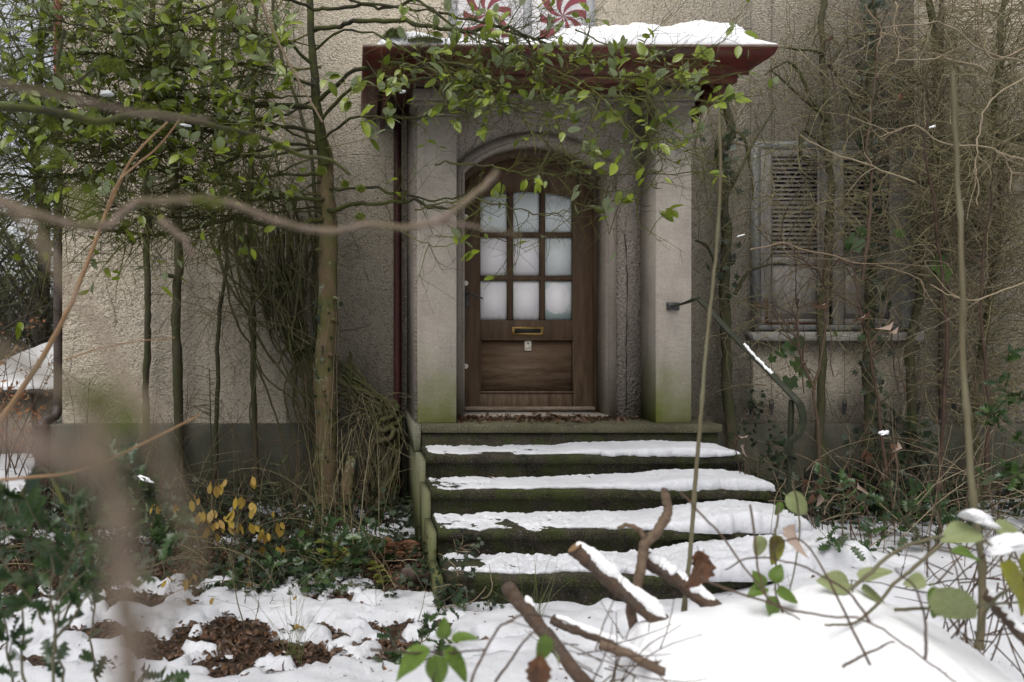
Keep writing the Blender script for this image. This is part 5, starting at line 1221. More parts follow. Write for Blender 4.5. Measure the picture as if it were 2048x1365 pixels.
# ------------------------------------------------------------------ canes
for pts, r, lab in (([(1335, 1400, 2.75), (1365, 1240, 2.8), (1385, 1050, 2.85), (1400, 860, 2.9), (1412, 700, 2.95), (1427, 560, 3.0), (1440, 400, 3.0), (1437, 215, 3.0)], .0085, 'tall grey-green cane standing in front of the right pilaster'),
                    ([(1958, 1300, 2.55), (1966, 1150, 2.6), (1950, 1030, 2.6), (1937, 880, 2.65), (1925, 700, 2.7), (1924, 540, 2.7), (1915, 350, 2.75), (1906, 140, 2.75)], .0115, 'tall grey-green cane with brown streaks in front of the right thicket')):
    t = thing('garden_cane', P(*pts[0]), lab, 'plant stem', 'tall bare stems in the foreground'); m = MB()
    q = spline(np.array([P(*a) for a in pts]), 8, .0015); rr = np.linspace(r, r * .62, len(q)); rr[::9] *= 1.35; m.tubes(q[None], rr[None], 10, cap=True); m.build('stem', M['cane'], t, True)

# ------------------------------------------------------------------ undergrowth
def ground_leaves(name, label, n, xr, yr, tpl, mat, size, zmax=.14, kind='stuff', mask=None, tilt=.5, zf=None, cat=None):
    x = RNG.uniform(*xr, n * 2); y = RNG.uniform(*yr, n * 2)
    if mask is not None: k = mask(x, y); x, y = x[k], y[k]
    x, y = x[:n], y[:n]; z = ground_h(x, y) + .01 + zmax * RNG.random(len(x)) ** 1.6
    mb = MB(); d = RNG.normal(0, 1, (len(x), 3)) * [1, 1, .35]; add_leaves(mb, tpl, np.stack([x, y, z], 1), d, size[0] + (size[1] - size[0]) * RNG.random(len(x)), tilt)
    return tag(mb.build(name, M[mat], None, True), label, cat, None, kind)
tm = lambda x, y: snow_t(x, y)
m = MB(); n = 1500; x = RNG.uniform(-2.6, 4.6, n); y = 3.2 + 3.0 * RNG.random(n); add_leaves(m, DEAD, np.stack([x, y, ground_h(x, y) + snow_t(x, y) + .002], 1), RNG.normal(0, 1, (n, 3)) * [1, 1, .2], .006 + .022 * RNG.random(n) ** 3, .3); tag(m.build('debris', M['litter_leaf'], None, True), 'crumbs of bark and leaf scattered over the snow', 'debris', None, 'stuff')
ground_leaves('leaf_litter', 'brown fallen leaves where the snow has melted', 8000, (-3.2, 1.2), (3.5, 6.7), DEAD, 'litter_leaf', (.025, .055), .008, mask=lambda x, y: tm(x, y) < .012, tilt=.28)
ground_leaves('leaf_litter', 'brown fallen leaves below the right wall', 1500, (2.8, 5.4), (5.9, 6.8), DEAD, 'litter_leaf', (.035, .075), .05, tilt=.5)
ground_leaves('ivy_cover', 'dark glossy ivy covering the ground at the foot of the left wall', 2600, (-2.7, .45), (5.45, 6.75), IVY, 'ivy_leaf', (.04, .085), .30, mask=lambda x, y: fbm(x, y, 2.5, 3, 3.) > -.45, tilt=.5)
ground_leaves('ivy_cover', 'ivy spreading over the snow edge beside the steps', 1500, (-.7, .52), (4.45, 5.5), IVY, 'ivy_leaf', (.035, .07), .16, mask=lambda x, y: fbm(x, y, 4, 3, 7.) > .0, tilt=.5)
ground_leaves('ivy_cover', 'ivy patches left of the bare leafy ground', 800, (-2.4, -.2), (4.45, 5.4), IVY, 'ivy_leaf', (.035, .07), .15, mask=lambda x, y: fbm(x, y, 3.5, 3, 2.) > .08, tilt=.5)
ground_leaves('ivy_cover', 'ivy covering the ground below the shuttered window', 3000, (2.75, 5.8), (5.95, 6.75), IVY, 'ivy_leaf', (.045, .09), .34, mask=lambda x, y: fbm(x, y, 2.5, 3, 5.) > -.35, tilt=.5)
# ivy heap by the top steps, and trailing on risers
def ivy_heap(label, c, sc, n, size=(.04, .08), name='ivy', mat='ivy_leaf', lim=300):
    t = thing(name, c, label, 'ivy'); d = unit(RNG.normal(0, 1, (n, 3))); d[:, 1] = -np.abs(d[:, 1]); pos = np.array(c) + d * np.array(sc) * (RNG.random((n, 1)) ** .35)
    m = MB(); k = max(6, n // 14); w = walk(np.array(c) + RNG.normal(0, .4, (k, 3)) * sc - [0, 0, sc[2] * .4], unit(RNG.normal(0, 1, (k, 3)) + [0, -.3, .5]), max(sc) * 1.2, 8, .15, .15); m.tubes(w, taper(k, 8, .004, .0015), 4); stuff(m.build('stems', M['pale_twig'], t, True))
    leaf_parts(t, IVY, M[mat], pos, d + [0, 0, -.5], size[0] + (size[1] - size[0]) * RNG.random(n), lim, .5, up=(0, -.8, .6)); return t
ivy_heap('heap of dark ivy and brown leaves between the thick vine and the steps', P(1510, 950, 6.15), (.28, .2, .42), 260)
ivy_heap('ivy sprays trailing over the left end of the bottom step', P(905, 1165, 4.36), (.10, .06, .16), 80, (.025, .05))
ivy_heap('small ivy sprig hanging on the riser below the second step', P(928, 1085, 4.66), (.09, .02, .07), 26, (.03, .05))
ivy_heap('ivy sprigs creeping up the lowest riser in front', P(965, 1195, 4.33), (.20, .03, .05), 34, (.025, .045))
ivy_heap('ivy cluster at the foot of the cheek wall', P(860, 1130, 4.9), (.12, .25, .2), 120, (.03, .06))
ivy_heap('ivy cascade spilling over the plinth corner behind the root knot', P(770, 1040, 6.3), (.35, .2, .2), 240, (.05, .09))
ivy_heap('ivy wrapped round the thick vine foot right of the window', P(1790, 900, 6.45), (.4, .15, .3), 260, (.05, .09))
ivy_heap('few ivy leaves dangling from the wire above the steps', P(1512, 800, 6.8), (.05, .03, .13), 26, (.04, .06))
# grapevine-like leaves under the sill and others hanging in the twigs
gl = thing('grape_vine', P(1600, 750, 6.3), 'large green lobed leaves sprouting below the window sill', 'vine')
gp = [(1590, 725, 6.3, .16), (1575, 700, 6.3, .13), (1560, 705, 6.3, .12), (1600, 690, 6.25, .12), (1580, 755, 6.3, .14), (1545, 715, 6.35, .08), (1610, 740, 6.3, .12), (1620, 770, 6.3, .08), (1715, 480, 5.9, .17), (1700, 500, 5.9, .12), (1725, 470, 5.9, .11), (1870, 530, 5.8, .16), (1890, 540, 5.8, .15), (1880, 520, 5.8, .1), (1795, 465, 5.9, .08), (1805, 475, 5.9, .07), (1675, 672, 6.3, .06), (1725, 675, 6.3, .06)]
pos = np.array([P(x, y, Y) for x, y, Y, s_ in gp]); d = RNG.normal(0, .5, (len(gp), 3)) * [1, .3, .6] + [0, -.15, -1]
leaf_parts(gl, VINE, M['dark_leaf'], pos - d * .05, d, [g[3] for g in gp], 300, .25, up=(0, -1, .25))
for x, y, Y, s_ in gp:
    a = np.array(P(x, y, Y)); MB().tube(spline([a, a + [.02, .05, .08], a + [RNG.normal(.05, .05), .2, .2]], 4), .003, .002, 5).build('stem', M['olive_twig'], gl, True)
bl = thing('withered_hydrangea', P(1700, 1000, 5.3), 'withered brown leaves hanging curled on thin stems right of the handrail', 'shrub')
gp = [(1700, 975, .11), (1715, 960, .12), (1680, 960, .09), (1630, 965, .1), (1625, 985, .09), (1605, 955, .09), (1590, 965, .07), (1640, 985, .09), (1730, 895, .12), (1795, 880, .1), (1780, 885, .1), (1735, 905, .1), (1665, 985, .08), (1790, 640, .12), (1800, 650, .11), (1740, 620, .1), (1655, 605, .09), (1490, 885, .08), (1475, 870, .07), (1595, 640, .05), (1665, 70, .05), (1800, 185, .05)]
pos = np.array([P(x, y, 5.3) for x, y, s_ in gp]); d = RNG.normal(0, .5, (len(gp), 3)) * [1, .6, .4] + [0, 0, -1]
leaf_parts(bl, DEAD, M['dead_leaf'], pos, d, [g[2] for g in gp], 300, .8, up=(0, -1, 0))
for x, y, s_ in gp:
    a = np.array(P(x, y, 5.3)); MB().tube(spline([a, a + [.02, .05, -.1], np.array([a[0] + .1, 5.4, .05 if a[2] < 1 else a[2] - .5])], 5, .01), .003, .004, 5).build('stem', M['red_twig'], bl, True)
# thin stems standing in the undergrowth
def stems(label, xs, ys, n, h, mat, r=.004, name='sapling_stems', cat='undergrowth', lean=.15):
    m = MB(); x = RNG.uniform(*xs, n); y = RNG.uniform(*ys, n); s_ = np.stack([x, y, ground_h(x, y) - .02], 1)
    w = walk(s_, unit(RNG.normal(0, lean, (n, 3)) + [0, 0, 1]), h[0] + (h[1] - h[0]) * RNG.random(n), 11, .05, .05); m.tubes(w, taper(n, 11, r * (.6 + .8 * RNG.random(n)), r * .4), 5)
    s2, t2 = pick(w, 3, .3, 1); w2 = walk(s2, side_dir(t2, .7, (0, -.1, .1)), .08 + .25 * RNG.random(len(s2)), 7, .14, .12); m.tubes(w2, taper(len(w2), 7, r * .35, r * .25), 4)
    return tag(m.build(name, M[mat], None, True), label, cat, None, 'stuff')
stems('thin brown stems standing before the left plinth', (-2.6, .3), (5.4, 6.6), 90, (.4, 1.3), 'red_twig')
stems('olive stems and runners before the left plinth', (-2.2, .3), (5.2, 6.6), 60, (.4, 1.0), 'olive_twig')
stems('thin brown stems below the right wall', (2.9, 6.0), (5.3, 6.5), 75, (.4, 1.3), 'red_twig')
stems('pale stalks standing below the right wall', (2.9, 6.0), (5.2, 6.5), 35, (.4, 1.1), 'pale_twig', .003)
stems('tangle of thin runners by the snowy path edge', (2.8, 5.5), (3.6, 5.2), 26, (.3, .9), 'red_twig', .003)
stems('short stalks poking through snow beside the stairs', (-.9, .6), (4.2, 5.0), 16, (.15, .5), 'olive_twig', .003)
# low brambles lying across
m = MB(); n = 60; s_ = np.stack([RNG.uniform(-2.5, .3, n), RNG.uniform(4.6, 6.2, n), np.full(n, .05)], 1); w = walk(s_, unit(RNG.normal(0, 1, (n, 3)) * [1, .5, .3] + [0, 0, .6]), .5 + .6 * RNG.random(n), 12, .06, .06, .12); m.tubes(w, taper(n, 12, .003, .0015), 4)
tag(m.build('bramble_runners', M['olive_twig'], None, True), 'arching bramble runners over the ivy', 'undergrowth', None, 'stuff')
m = MB(); n = 60; s_ = np.stack([RNG.uniform(2.8, 5.6, n), RNG.uniform(5.0, 6.4, n), RNG.uniform(.05, .5, n)], 1); w = walk(s_, unit(RNG.normal(0, 1, (n, 3)) * [1, .5, .3] + [0, 0, .6]), .5 + .8 * RNG.random(n), 12, .06, .06, .1); m.tubes(w, taper(n, 12, .0035, .0015), 4)
tag(m.build('bramble_runners', M['pale_twig'], None, True), 'arching runners over the right undergrowth', 'undergrowth', None, 'stuff')
# yew seedling
def yew(base, h, label, spread=.3, n=26):
    t = thing('yew_seedling', base, label, 'shrub'); m = MB(); b0 = np.array(base)
    q = spline([b0, b0 + [.01, 0, h * .5], b0 + [0, -.02, h]], 6, .004); m.tube(q, .008, .003, 6); m.build('stem', M['vine_bark'], t, True)
    s_, t_ = on_path(q, n, .15, 1); w = walk(s_, unit(RNG.normal(0, 1, (n, 3)) * [1, .6, .25] + [0, -.1, .25]), spread * (.4 + .8 * RNG.random(n)) * (1.25 - (s_[:, 2] - b0[2]) / h), 9, .04, .06, .03); m = MB(); m.tubes(w, taper(n, 9, .003, .0012), 4); m.build('twigs', M['olive_twig'], t, True)['kind'] = 'stuff'
    s2, t2 = pick(w, 46, .1, 1); sd = unit(np.cross(t2, [0, 0, 1])); sg = np.sign(RNG.normal(0, 1, (len(s2), 1))); m = MB(); add_leaves(m, (NEEDLE[0] * [1, 1.6, 1], NEEDLE[1]), s2, unit(sd * sg + t2 * .4 + [0, 0, .1]), .022 + .01 * RNG.random(len(s2)), .3)
    stuff(m.build('needles', M['yew_needle'], t, False))
yew((-1.13, 6.2, .1), 1.15, 'young yew with feathery dark needles against the left plinth', .34, 30)
yew((-.55, 5.95, .05), .55, 'low flat yew seedling left of the mottled trunk', .32, 16)
yew((4.4, 5.6, .05), .5, 'small yew seedling in the right undergrowth', .3, 16)
# fern fronds
def fern(c, label, mat, n=7, L=.4):
    t = thing('fern', c, label, 'fern'); c = np.array(c)
    for k in range(n):
        a = RNG.uniform(0, 6.28); d = np.array([[math.cos(a), math.sin(a) * .6 - .3, .9]]); w = walk(c[None], d, L * RNG.uniform(.7, 1.1), 12, .02, .03, .14)
        m = MB(); m.tubes(w, taper(1, 12, .003, .001), 4); s2, t2 = pick(w.repeat(2, 0), 24, .15, 1); sd = unit(np.cross(t2, [0, 0, 1])); sg = np.sign(RNG.normal(0, 1, (len(s2), 1)))
        add_leaves(m, ELL_FLAT, s2, sd * sg + t2 * .3, .035 + .03 * RNG.random(len(s2)), .2); m.build('frond', M[mat], t, True)
fern((-.02, 5.1, .05), 'yellow-green fern left of the steps', 'fern_green', 6, .42)
fern((.28, 5.3, .12), 'rust-brown withered fern leaning on the cheek wall', 'dead_leaf', 4, .28)
fern((4.9, 5.9, .15), 'green fern by the right thicket foot', 'dark_leaf', 7, .5)
fern((4.0, 6.1, .2), 'dark fern below the window sill', 'dark_leaf', 6, .45)
# yellow leaved shrub
ys, yp, yw = bush('yellow_shrub', 'small shrub with drooping yellow leaves left of the bare ground', 'shrub', [[(520, 1130, 4.9), (440, 1090, 4.9), (425, 1010, 4.9), (430, 985, 4.9)], [(530, 1140, 4.9), (420, 1060, 4.85), (380, 1010, 4.8), (340, 1030, 4.8)], [(560, 1130, 4.9), (480, 1080, 4.9), (470, 1040, 4.9), (490, 1005, 4.9)], [(450, 1150, 4.7), (430, 1210, 4.6), (400, 1180, 4.6), (350, 1200, 4.6)],
      [(600, 1080, 5.0), (560, 1075, 5.0), (520, 1090, 5.0)], [(540, 1140, 4.8), (520, 1160, 4.7), (560, 1180, 4.6), (610, 1200, 4.6)]], M['red_twig'], .004, .002, 10, .16, M['red_twig'], sub=2)
sel = yw[RNG.random(len(yw)) < .95]; s_, t_ = pick(sel, 2, .5, 1); leaf_parts(ys, ELL_FLAT, M['yellow_leaf'], s_, RNG.normal(0, .35, s_.shape) + [0, 0, -1], .045 + .035 * RNG.random(len(s_)), 300, .8, up=(0, -1, 0))
# holly
def holly(base, label, stems_, n_per=14, size=(.05, .09), lim=300, mat='holly_leaf', r=.006):
    t = thing('holly', base, label, 'holly'); P_, D_ = [], []
    for s_ in stems_:
        m = MB(); q = spline(np.array([P(*a) for a in s_]), 6, .006); m.tube(q, r * .8, r * .35, 6); m.build('stem', M['cane'], t, True)
        a, b = on_path(q, n_per, .12, 1); P_.append(a); D_.append(side_dir(b, .85, (0, -.2, .1)))
        s2, t2 = on_path(q, max(2, n_per // 5), .3, .95); w = walk(s2, side_dir(t2, .8, (0, -.1, .15)), .12 + .12 * RNG.random(len(s2)), 5, .05, .05); m = MB(); m.tubes(w, taper(len(w), 5, r * .4, r * .3), 4); stuff(m.build('twigs', M['cane'], t, True))
        a, b = pick(w, 5, .2, 1); P_.append(a); D_.append(side_dir(b, .85, (0, -.2, .1)))
    p_, d_ = np.vstack(P_), np.vstack(D_); leaf_parts(t, HOLLY, M[mat], p_, d_, size[0] + (size[1] - size[0]) * RNG.random(len(p_)), lim, .6, up=(0, -.5, .8)); return t
holly(P(100, 1400, 2.2), 'tall prickly holly bush in the lower left corner, nearest of the hollies', [[(110, 1420, 2.1), (105, 1250, 2.1), (100, 1100, 2.15), (85, 1020, 2.2)], [(130, 1420, 2.2), (120, 1300, 2.2), (130, 1150, 2.3), (100, 1080, 2.3)], [(60, 1400, 2.2), (40, 1250, 2.3), (60, 1150, 2.4), (30, 1000, 2.4)], [(100, 1300, 2.2), (170, 1200, 2.2), (215, 1140, 2.2)], [(90, 1250, 2.1), (20, 1150, 2.1), (-20, 1080, 2.1)], [(110, 1200, 2.2), (150, 1090, 2.2), (190, 1050, 2.2)], [(20, 1400, 2.3), (10, 1300, 2.3), (-10, 1150, 2.3)]], 11, (.05, .085))
holly(P(185, 1400, 2.6), 'holly sprays over the snow right of the nearest holly', [[(200, 1400, 2.5), (180, 1300, 2.5), (185, 1190, 2.6), (140, 1180, 2.6)], [(210, 1420, 2.4), (260, 1390, 2.4), (300, 1330, 2.4)], [(120, 1250, 2.7), (180, 1160, 2.7), (200, 1100, 2.8)]], 12, (.045, .075))
holly(P(290, 1050, 4.2), 'holly before the green plinth behind the blurred trunk', [[(330, 1150, 4.2), (300, 1040, 4.2), (270, 960, 4.2), (250, 910, 4.2)], [(320, 1120, 4.2), (330, 1040, 4.2), (300, 970, 4.2)], [(300, 1150, 4.2), (330, 1070, 4.1), (350, 1060, 4.1)]], 16, (.08, .13))
holly(P(860, 1365, 3.7), 'small holly seedling in front of the steps, snow all round', [[(825, 1365, 3.7), (815, 1320, 3.7), (840, 1280, 3.7), (850, 1245, 3.7), (862, 1230, 3.7)], [(840, 1285, 3.7), (870, 1260, 3.7), (885, 1275, 3.7)], [(815, 1310, 3.7), (790, 1315, 3.7)]], 7, (.055, .08), r=.004)
holly(P(1685, 1130, 4.4), 'upright holly seedling in snow right of the steps', [[(1685, 1140, 4.4), (1688, 1040, 4.4), (1686, 985, 4.4), (1680, 965, 4.4)], [(1685, 1110, 4.4), (1660, 1090, 4.4), (1655, 1075, 4.4)], [(1686, 1110, 4.4), (1720, 1105, 4.4), (1740, 1100, 4.4)]], 9, (.055, .09), r=.005)
holly(P(2000, 1000, 4.9), 'holly leaves at the right edge beside the second cane', [[(2060, 900, 4.9), (2010, 870, 4.9), (1975, 830, 4.9)], [(2060, 800, 4.9), (2020, 790, 4.9), (1990, 760, 4.9)], [(2050, 960, 4.9), (2010, 940, 4.9)]], 14, (.06, .10))
for xx, yy, Y, lab in ((540, 1190, 4.6, 'low holly seedling among ivy left of the bare ground'), (700, 1130, 5.2, 'low glossy holly under the mottled tree'), (1870, 1060, 5.2, 'low holly in the undergrowth below the right thicket'), (1760, 1030, 5.6, 'low holly under the bare reddish shrub'), (660, 1120, 4.9, 'holly tuft at the edge of the snow under the tree')):
    holly(P(xx, yy + 60, Y), lab, [[(xx, yy + 60, Y), (xx + 10, yy, Y), (xx, yy - 60, Y)], [(xx, yy + 50, Y), (xx - 40, yy + 10, Y), (xx - 70, yy - 20, Y)], [(xx, yy + 40, Y), (xx + 50, yy, Y), (xx + 75, yy - 25, Y)]], 14, (.06, .10))
# grass tufts
m = MB(); pos = []
for (x, y, Y) in ((590, 1330, 3.75), (1060, 1230, 4.2), (610, 1000, 5.6), (150, 1000, 6.5), (1630, 1250, 3.6)):
    c = np.array(P(x, y, Y)); c[2] = 0.02; n = 16; w = walk(c + RNG.normal(0, .03, (n, 3)) * [1, 1, 0], unit(RNG.normal(0, .25, (n, 3)) + [0, 0, 1]), .15 + .3 * RNG.random(n), 7, .04, .06, .05); m.tubes(w, taper(n, 7, .0018, .0006), 3)
tag(m.build('grass', M['grass_blade'], None, True), 'thin grass blades poking out of the snow', 'grass', None, 'stuff')
# single fallen leaves that stand out
for (x, y, Y, s_, mt, lab) in ((395, 1283, 3.95, .09, 'dead_leaf', 'round brown fallen leaf on snow left of the bare ground'), (475, 1360, 3.55, .08, 'dead_leaf', 'curled brown leaf on snow at the lower edge'), (760, 1352, 3.55, .08, 'orange_leaf', 'orange-brown curled leaf on snow near the bramble leaf'),
                            (975, 960, 5.25, .035, 'litter_leaf', 'tiny brown leaf on the snow of the second step'), (1172, 958, 5.25, .035, 'litter_leaf', 'tiny dark leaf on the middle of the second step'), (1330, 1018, 4.9, .04, 'litter_leaf', 'small dark leaf on the snow of the third step'), (585, 1262, 4.0, .07, 'yellow_leaf', 'yellow leaf on the dark bare ground'), (1015, 1240, 4.1, .04, 'litter_leaf', 'small red-brown leaf on snow before the bottom step')):
    m = MB(); c = np.array(P(x, y, Y)); add_leaves(m, DEAD, (c + [0, 0, .012])[None], np.array([[1, .4, .1]]), s_, .4); tag(m.build('fallen_leaf', M[mt], None, True), lab, 'leaf', 'single fallen leaves')
n = 420; x = RNG.uniform(.86, 2.3, n); y = 5.90 + .42 * RNG.random(n) ** .7; x = np.clip(1.35 + RNG.normal(0, .35, n), .8, 2.45); m = MB()
add_leaves(m, DEAD, np.stack([x, np.where(RNG.random(n) < .5, RNG.uniform(6.12, 6.21, n), y), LAND + .004 + .025 * RNG.random(n) ** 2], 1), RNG.normal(0, 1, (n, 3)) * [1, 1, .3], .03 + .035 * RNG.random(n), .4)
tag(m.build('leaf_litter', M['litter_leaf'], None, True), 'dead brown leaves drifted against the door sill', 'leaves', None, 'stuff')

# ================================================================== foreground: brush pile under snow
mx = np.array([1150, 1200, 1250, 1330, 1440, 1560, 1610, 1640, 1700, 1760, 1840, 1900, 1960, 2010, 2080, 2200]); my = np.array([1350, 1290, 1262, 1240, 1226, 1212, 1182, 1168, 1172, 1204, 1235, 1268, 1312, 1352, 1410, 1520])
MY = 2.55; mX = (mx - VX) * MY / F; mZ = EYE - (my - VY) * MY / F
xs_ = np.linspace(mX[0], mX[-1], 240); ys_ = np.linspace(1.35, 3.05, 190); X_, Y_ = np.meshgrid(xs_, ys_, indexing='ij')
cz = np.interp(X_, mX, mZ); k = 9; ker = np.ones(k) / k; cz = np.apply_along_axis(lambda a: np.convolve(np.pad(a, k // 2, 'edge'), ker, 'valid'), 0, cz)
ridge = MY + .05 * fbm(X_, X_ * 0, 3, 3, 1.); t_ = (Y_ - ridge)
fall = np.where(t_ > 0, -.9 * (t_ / .3) ** 2 * .25, -.16 * (t_ / .8) ** 2 - .10 * np.abs(t_))
H = cz + fall + .012 * fbm(X_, Y_, 5, 4, 2.) + .004 * fbm(X_, Y_, 22, 3, 2.) + .05 * np.exp(-(((X_ - 1.45) / .25) ** 2 + ((Y_ - 2.1) / .2) ** 2)) - .05 * np.exp(-(((X_ - 1.15) / .18) ** 2 + ((Y_ - 1.95) / .15) ** 2))
le = np.clip((X_ - (.76 + .06 * fbm(Y_, Y_ * 0, 6, 3, 3.) + .03 * fbm(Y_, X_, 14, 3, 4.))) / .16, 0, 1); H = H * np.sqrt(np.clip(1 - (1 - le) ** 2, 0, 1)) + (-.1) * (1 - le)
H = np.where(Y_ > 2.95, H - (Y_ - 2.95) * 3, H)
tag(MB().grid(np.stack([X_, Y_, np.maximum(H, -.1)], -1)).build('snow_heap', M['fresh_snow'], None, True), 'big smooth heap of snow burying the brush pile in the lower right', 'snow')
def log(pts, r, label, sn=True, r1=None, snoff=.0, t0=.03, t1=.9, slab='', sides=14):
    t = thing('log', P(*pts[0]), label, 'log', 'cut branches sticking out of the brush pile'); q = spline(np.array([P(*a) for a in pts]), 8, .002)
    n = len(q); q = spline(q, 4); n = len(q); rr = np.linspace(r, r1 or r * .85, n) * (1 + .10 * fbm(np.arange(n) * .13, np.zeros(n), 1, 4, r * 50)); m = MB(); m.tubes(q[None], rr[None], 28, cap=False)
    vv = m.v[0]; ax_ = np.repeat(q, 28, 0); an = np.tile(np.arange(28), n); ph = np.repeat(np.arange(n), 28); m.v[0] = vv + (vv - ax_) * (.16 * fbm(np.abs(an - 14) * .45, ph * .12, 1, 4, r * 30) + .10 * fbm(np.abs(an - 14) * 1.1, ph * .5, 1, 3, r * 31))[:, None]
    m.build('wood', M['crooked_bark' if r < .015 else 'log_bark'], t, True); e_ = MB(); dd_ = unit(q[0] - q[3]); e_.tube([q[0] - dd_ * .002, q[0] + dd_ * .002], rr[0] * .93, rr[0] * .86, 18, lump=.04); e_.build('cut_end', M['tan_bark' if r > .025 else 'log_bark'], t)
    if sn:
        a, b = int(t0 * n), max(int(t1 * n), int(t0 * n) + 3); s_ = spline(q[a:b] + [0, -.08 * r, r * .72], 4); m = MB(); ns = len(s_); tt = np.linspace(0, 1, ns)
        R_ = r * (.72 + .5 * fbm(tt * 9, tt * 0, 1, 4, r * 90)) * np.sqrt(np.clip(np.minimum(tt * 9, (1 - tt) * 7), .02, 1)); m.tubes(s_[None], R_[None], 18, cap=True)
        vv = m.v[0]; m.v[0] = vv + (fbm(vv[:, 0] + vv[:, 1], vv[:, 2], 40, 3, 1.) * .12 * r)[:, None]
        s0 = s_[0]; m2 = m; tag(m.build('log_snow', M['fresh_snow'], None, True), slab, 'snow', 'snow caps on the cut branches')
    return t
log([(1150, 1094, 2.72), (1200, 1140, 2.68), (1270, 1200, 2.62), (1345, 1262, 2.55), (1400, 1310, 2.5)], .031, 'thickest cut log pointing up left out of the brush pile', slab='rounded snow cap along the thickest log', t1=.72)
log([(1290, 1118, 2.75), (1340, 1150, 2.72), (1400, 1195, 2.68), (1470, 1245, 2.6), (1500, 1270, 2.6)], .028, 'second log right of the thickest one, its end under snow', slab='snow cap on the second log, right of the thickest', t1=.62)
log([(1012, 1172, 2.6), (1045, 1215, 2.55), (1085, 1260, 2.45), (1140, 1330, 2.3), (1200, 1400, 2.2)], .023, 'dark bare log with snow flecks, leftmost of the pile', False)
log([(1105, 1238, 2.62), (1160, 1262, 2.58), (1220, 1285, 2.52), (1290, 1320, 2.4), (1330, 1345, 2.35)], .018, 'thin log lying low between the leftmost log and the heap', slab='soft snow cap on the thin low log')
log([(1330, 980, 2.7), (1335, 1020, 2.7), (1315, 1065, 2.7), (1290, 1090, 2.7), (1278, 1150, 2.7), (1262, 1220, 2.7), (1270, 1260, 2.7)], .014, 'crooked upright stick rising between the two logs', False, .018, sides=10)
log([(1295, 1092, 2.7), (1280, 1062, 2.7), (1255, 1052, 2.7), (1235, 1058, 2.7)], .010, 'short curved side stick on the crooked upright one', False, .005, sides=8)
log([(1200, 1290, 2.3), (1260, 1310, 2.25), (1330, 1345, 2.2)], .014, 'tan broken stick low at the left foot of the heap', False)
log([(1975, 1190, 2.3), (2010, 1230, 2.25), (2060, 1290, 2.2)], .018, 'dark snowy stick at the right edge of the heap', slab='snow cap on the stick at the right edge', t1=.95)
m = MB(); sn = P(1058, 1205, 2.55)
m.tubes(spline([P(1052, 1192, 2.55), P(1062, 1212, 2.54), P(1068, 1226, 2.53)], 4)[None], np.array([[.004, .010, .014, .012, .013, .014, .013, .010, .004]]), 8); tag(m.build('log_snow', M['fresh_snow'], None, True), 'small lump of snow stuck on the leftmost log', 'snow', 'snow caps on the cut branches')
m = MB(); n = 46; s_ = np.array([P(x, y, Y) for x, y, Y in zip(RNG.uniform(1150, 1320, n), RNG.uniform(1290, 1400, n), RNG.uniform(2.1, 2.6, n))]); w = walk(s_, unit(RNG.normal(0, 1, (n, 3)) * [1, .5, .6]), .12 + .2 * RNG.random(n), 8, .06, .06); m.tubes(w, taper(n, 8, .0022, .001), 5)
tag(m.build('brushwood', M['red_twig'], None, True), 'fine dark twigs tangled at the foot of the heap', 'twigs', None, 'stuff')
m = MB(); n = 60; s_ = np.array([P(x, y, Y) for x, y, Y in zip(RNG.uniform(1850, 2060, n), RNG.uniform(1080, 1300, n), RNG.uniform(2.4, 3.2, n))]); w = walk(s_, unit(RNG.normal(0, 1, (n, 3)) * [.7, .5, 1]), .2 + .35 * RNG.random(n), 8, .06, .06); m.tubes(w, taper(n, 8, .003, .0012), 5)
tag(m.build('brushwood', M['red_twig'], None, True), 'fine dark twigs tangled at the right end of the heap', 'twigs', None, 'stuff')
# brambles in front
def bramble(label, canes, leaves, mat='red_twig', lm='bramble_leaf', r=.0035, up=(0, -.7, .6)):
    t = thing('bramble', P(*canes[0][0]), label, 'bramble', 'bramble shoots over the brush pile')
    for c in canes:
        m = MB(); q = spline(np.array([P(*a) for a in c]), 8, .002); m.tube(q, r, r * .6, 7)
        s_, tt = on_path(q, 14, 0, 1); w = walk(s_, side_dir(tt, 1.0), .008, 2, 0, 0); m.tubes(w, taper(len(w), 2, .0012, .0002), 3); m.build('cane', M[mat], t, True)
    if leaves:
        for (x, y, Y, s_, dx_, dz_, *mm) in leaves:
            m = MB(); d, sv, nv = frames(np.array([[dx_, -.15, dz_]]), up, .35); tp_ = VEINY_DEAD if mm and mm[0] == 'dead_leaf' else VEINY; m.add(np.array([P(x, y, Y)]) + s_ * (tp_[0] @ np.stack([d[0], sv[0], nv[0]])), q=tp_[1], r=tp_[2] * .9); m.build('leaf', M[mm[0] if mm else lm], t, True)
    return t
bramble('arching red-brown bramble at the left foot of the pile, with a big bright leaf trio', [[(930, 1400, 1.9), (980, 1280, 2.0), (1030, 1235, 2.0), (1100, 1235, 2.1), (1160, 1255, 2.1)], [(990, 1365, 2.0), (1040, 1290, 2.0), (1080, 1250, 2.0)], [(740, 1300, 2.0), (830, 1305, 2.0), (970, 1300, 2.0)], [(865, 1400, 2.0), (868, 1320, 2.0), (870, 1290, 2.0)]],
    [(872, 1290, 2.0, .115, -.9, -.5), (868, 1300, 2.0, .08, .15, -1), (880, 1292, 2.0, .095, .8, -.75), (884, 1285, 2.0, .055, .1, .8), (895, 1283, 2.0, .065, 1, .35), (1092, 1262, 2.0, .07, -.15, -1, 'bramble_leaf'), (1085, 1300, 2.0, .10, -.2, -1, 'dead_leaf'), (1100, 1290, 2.0, .05, .5, -.8)])
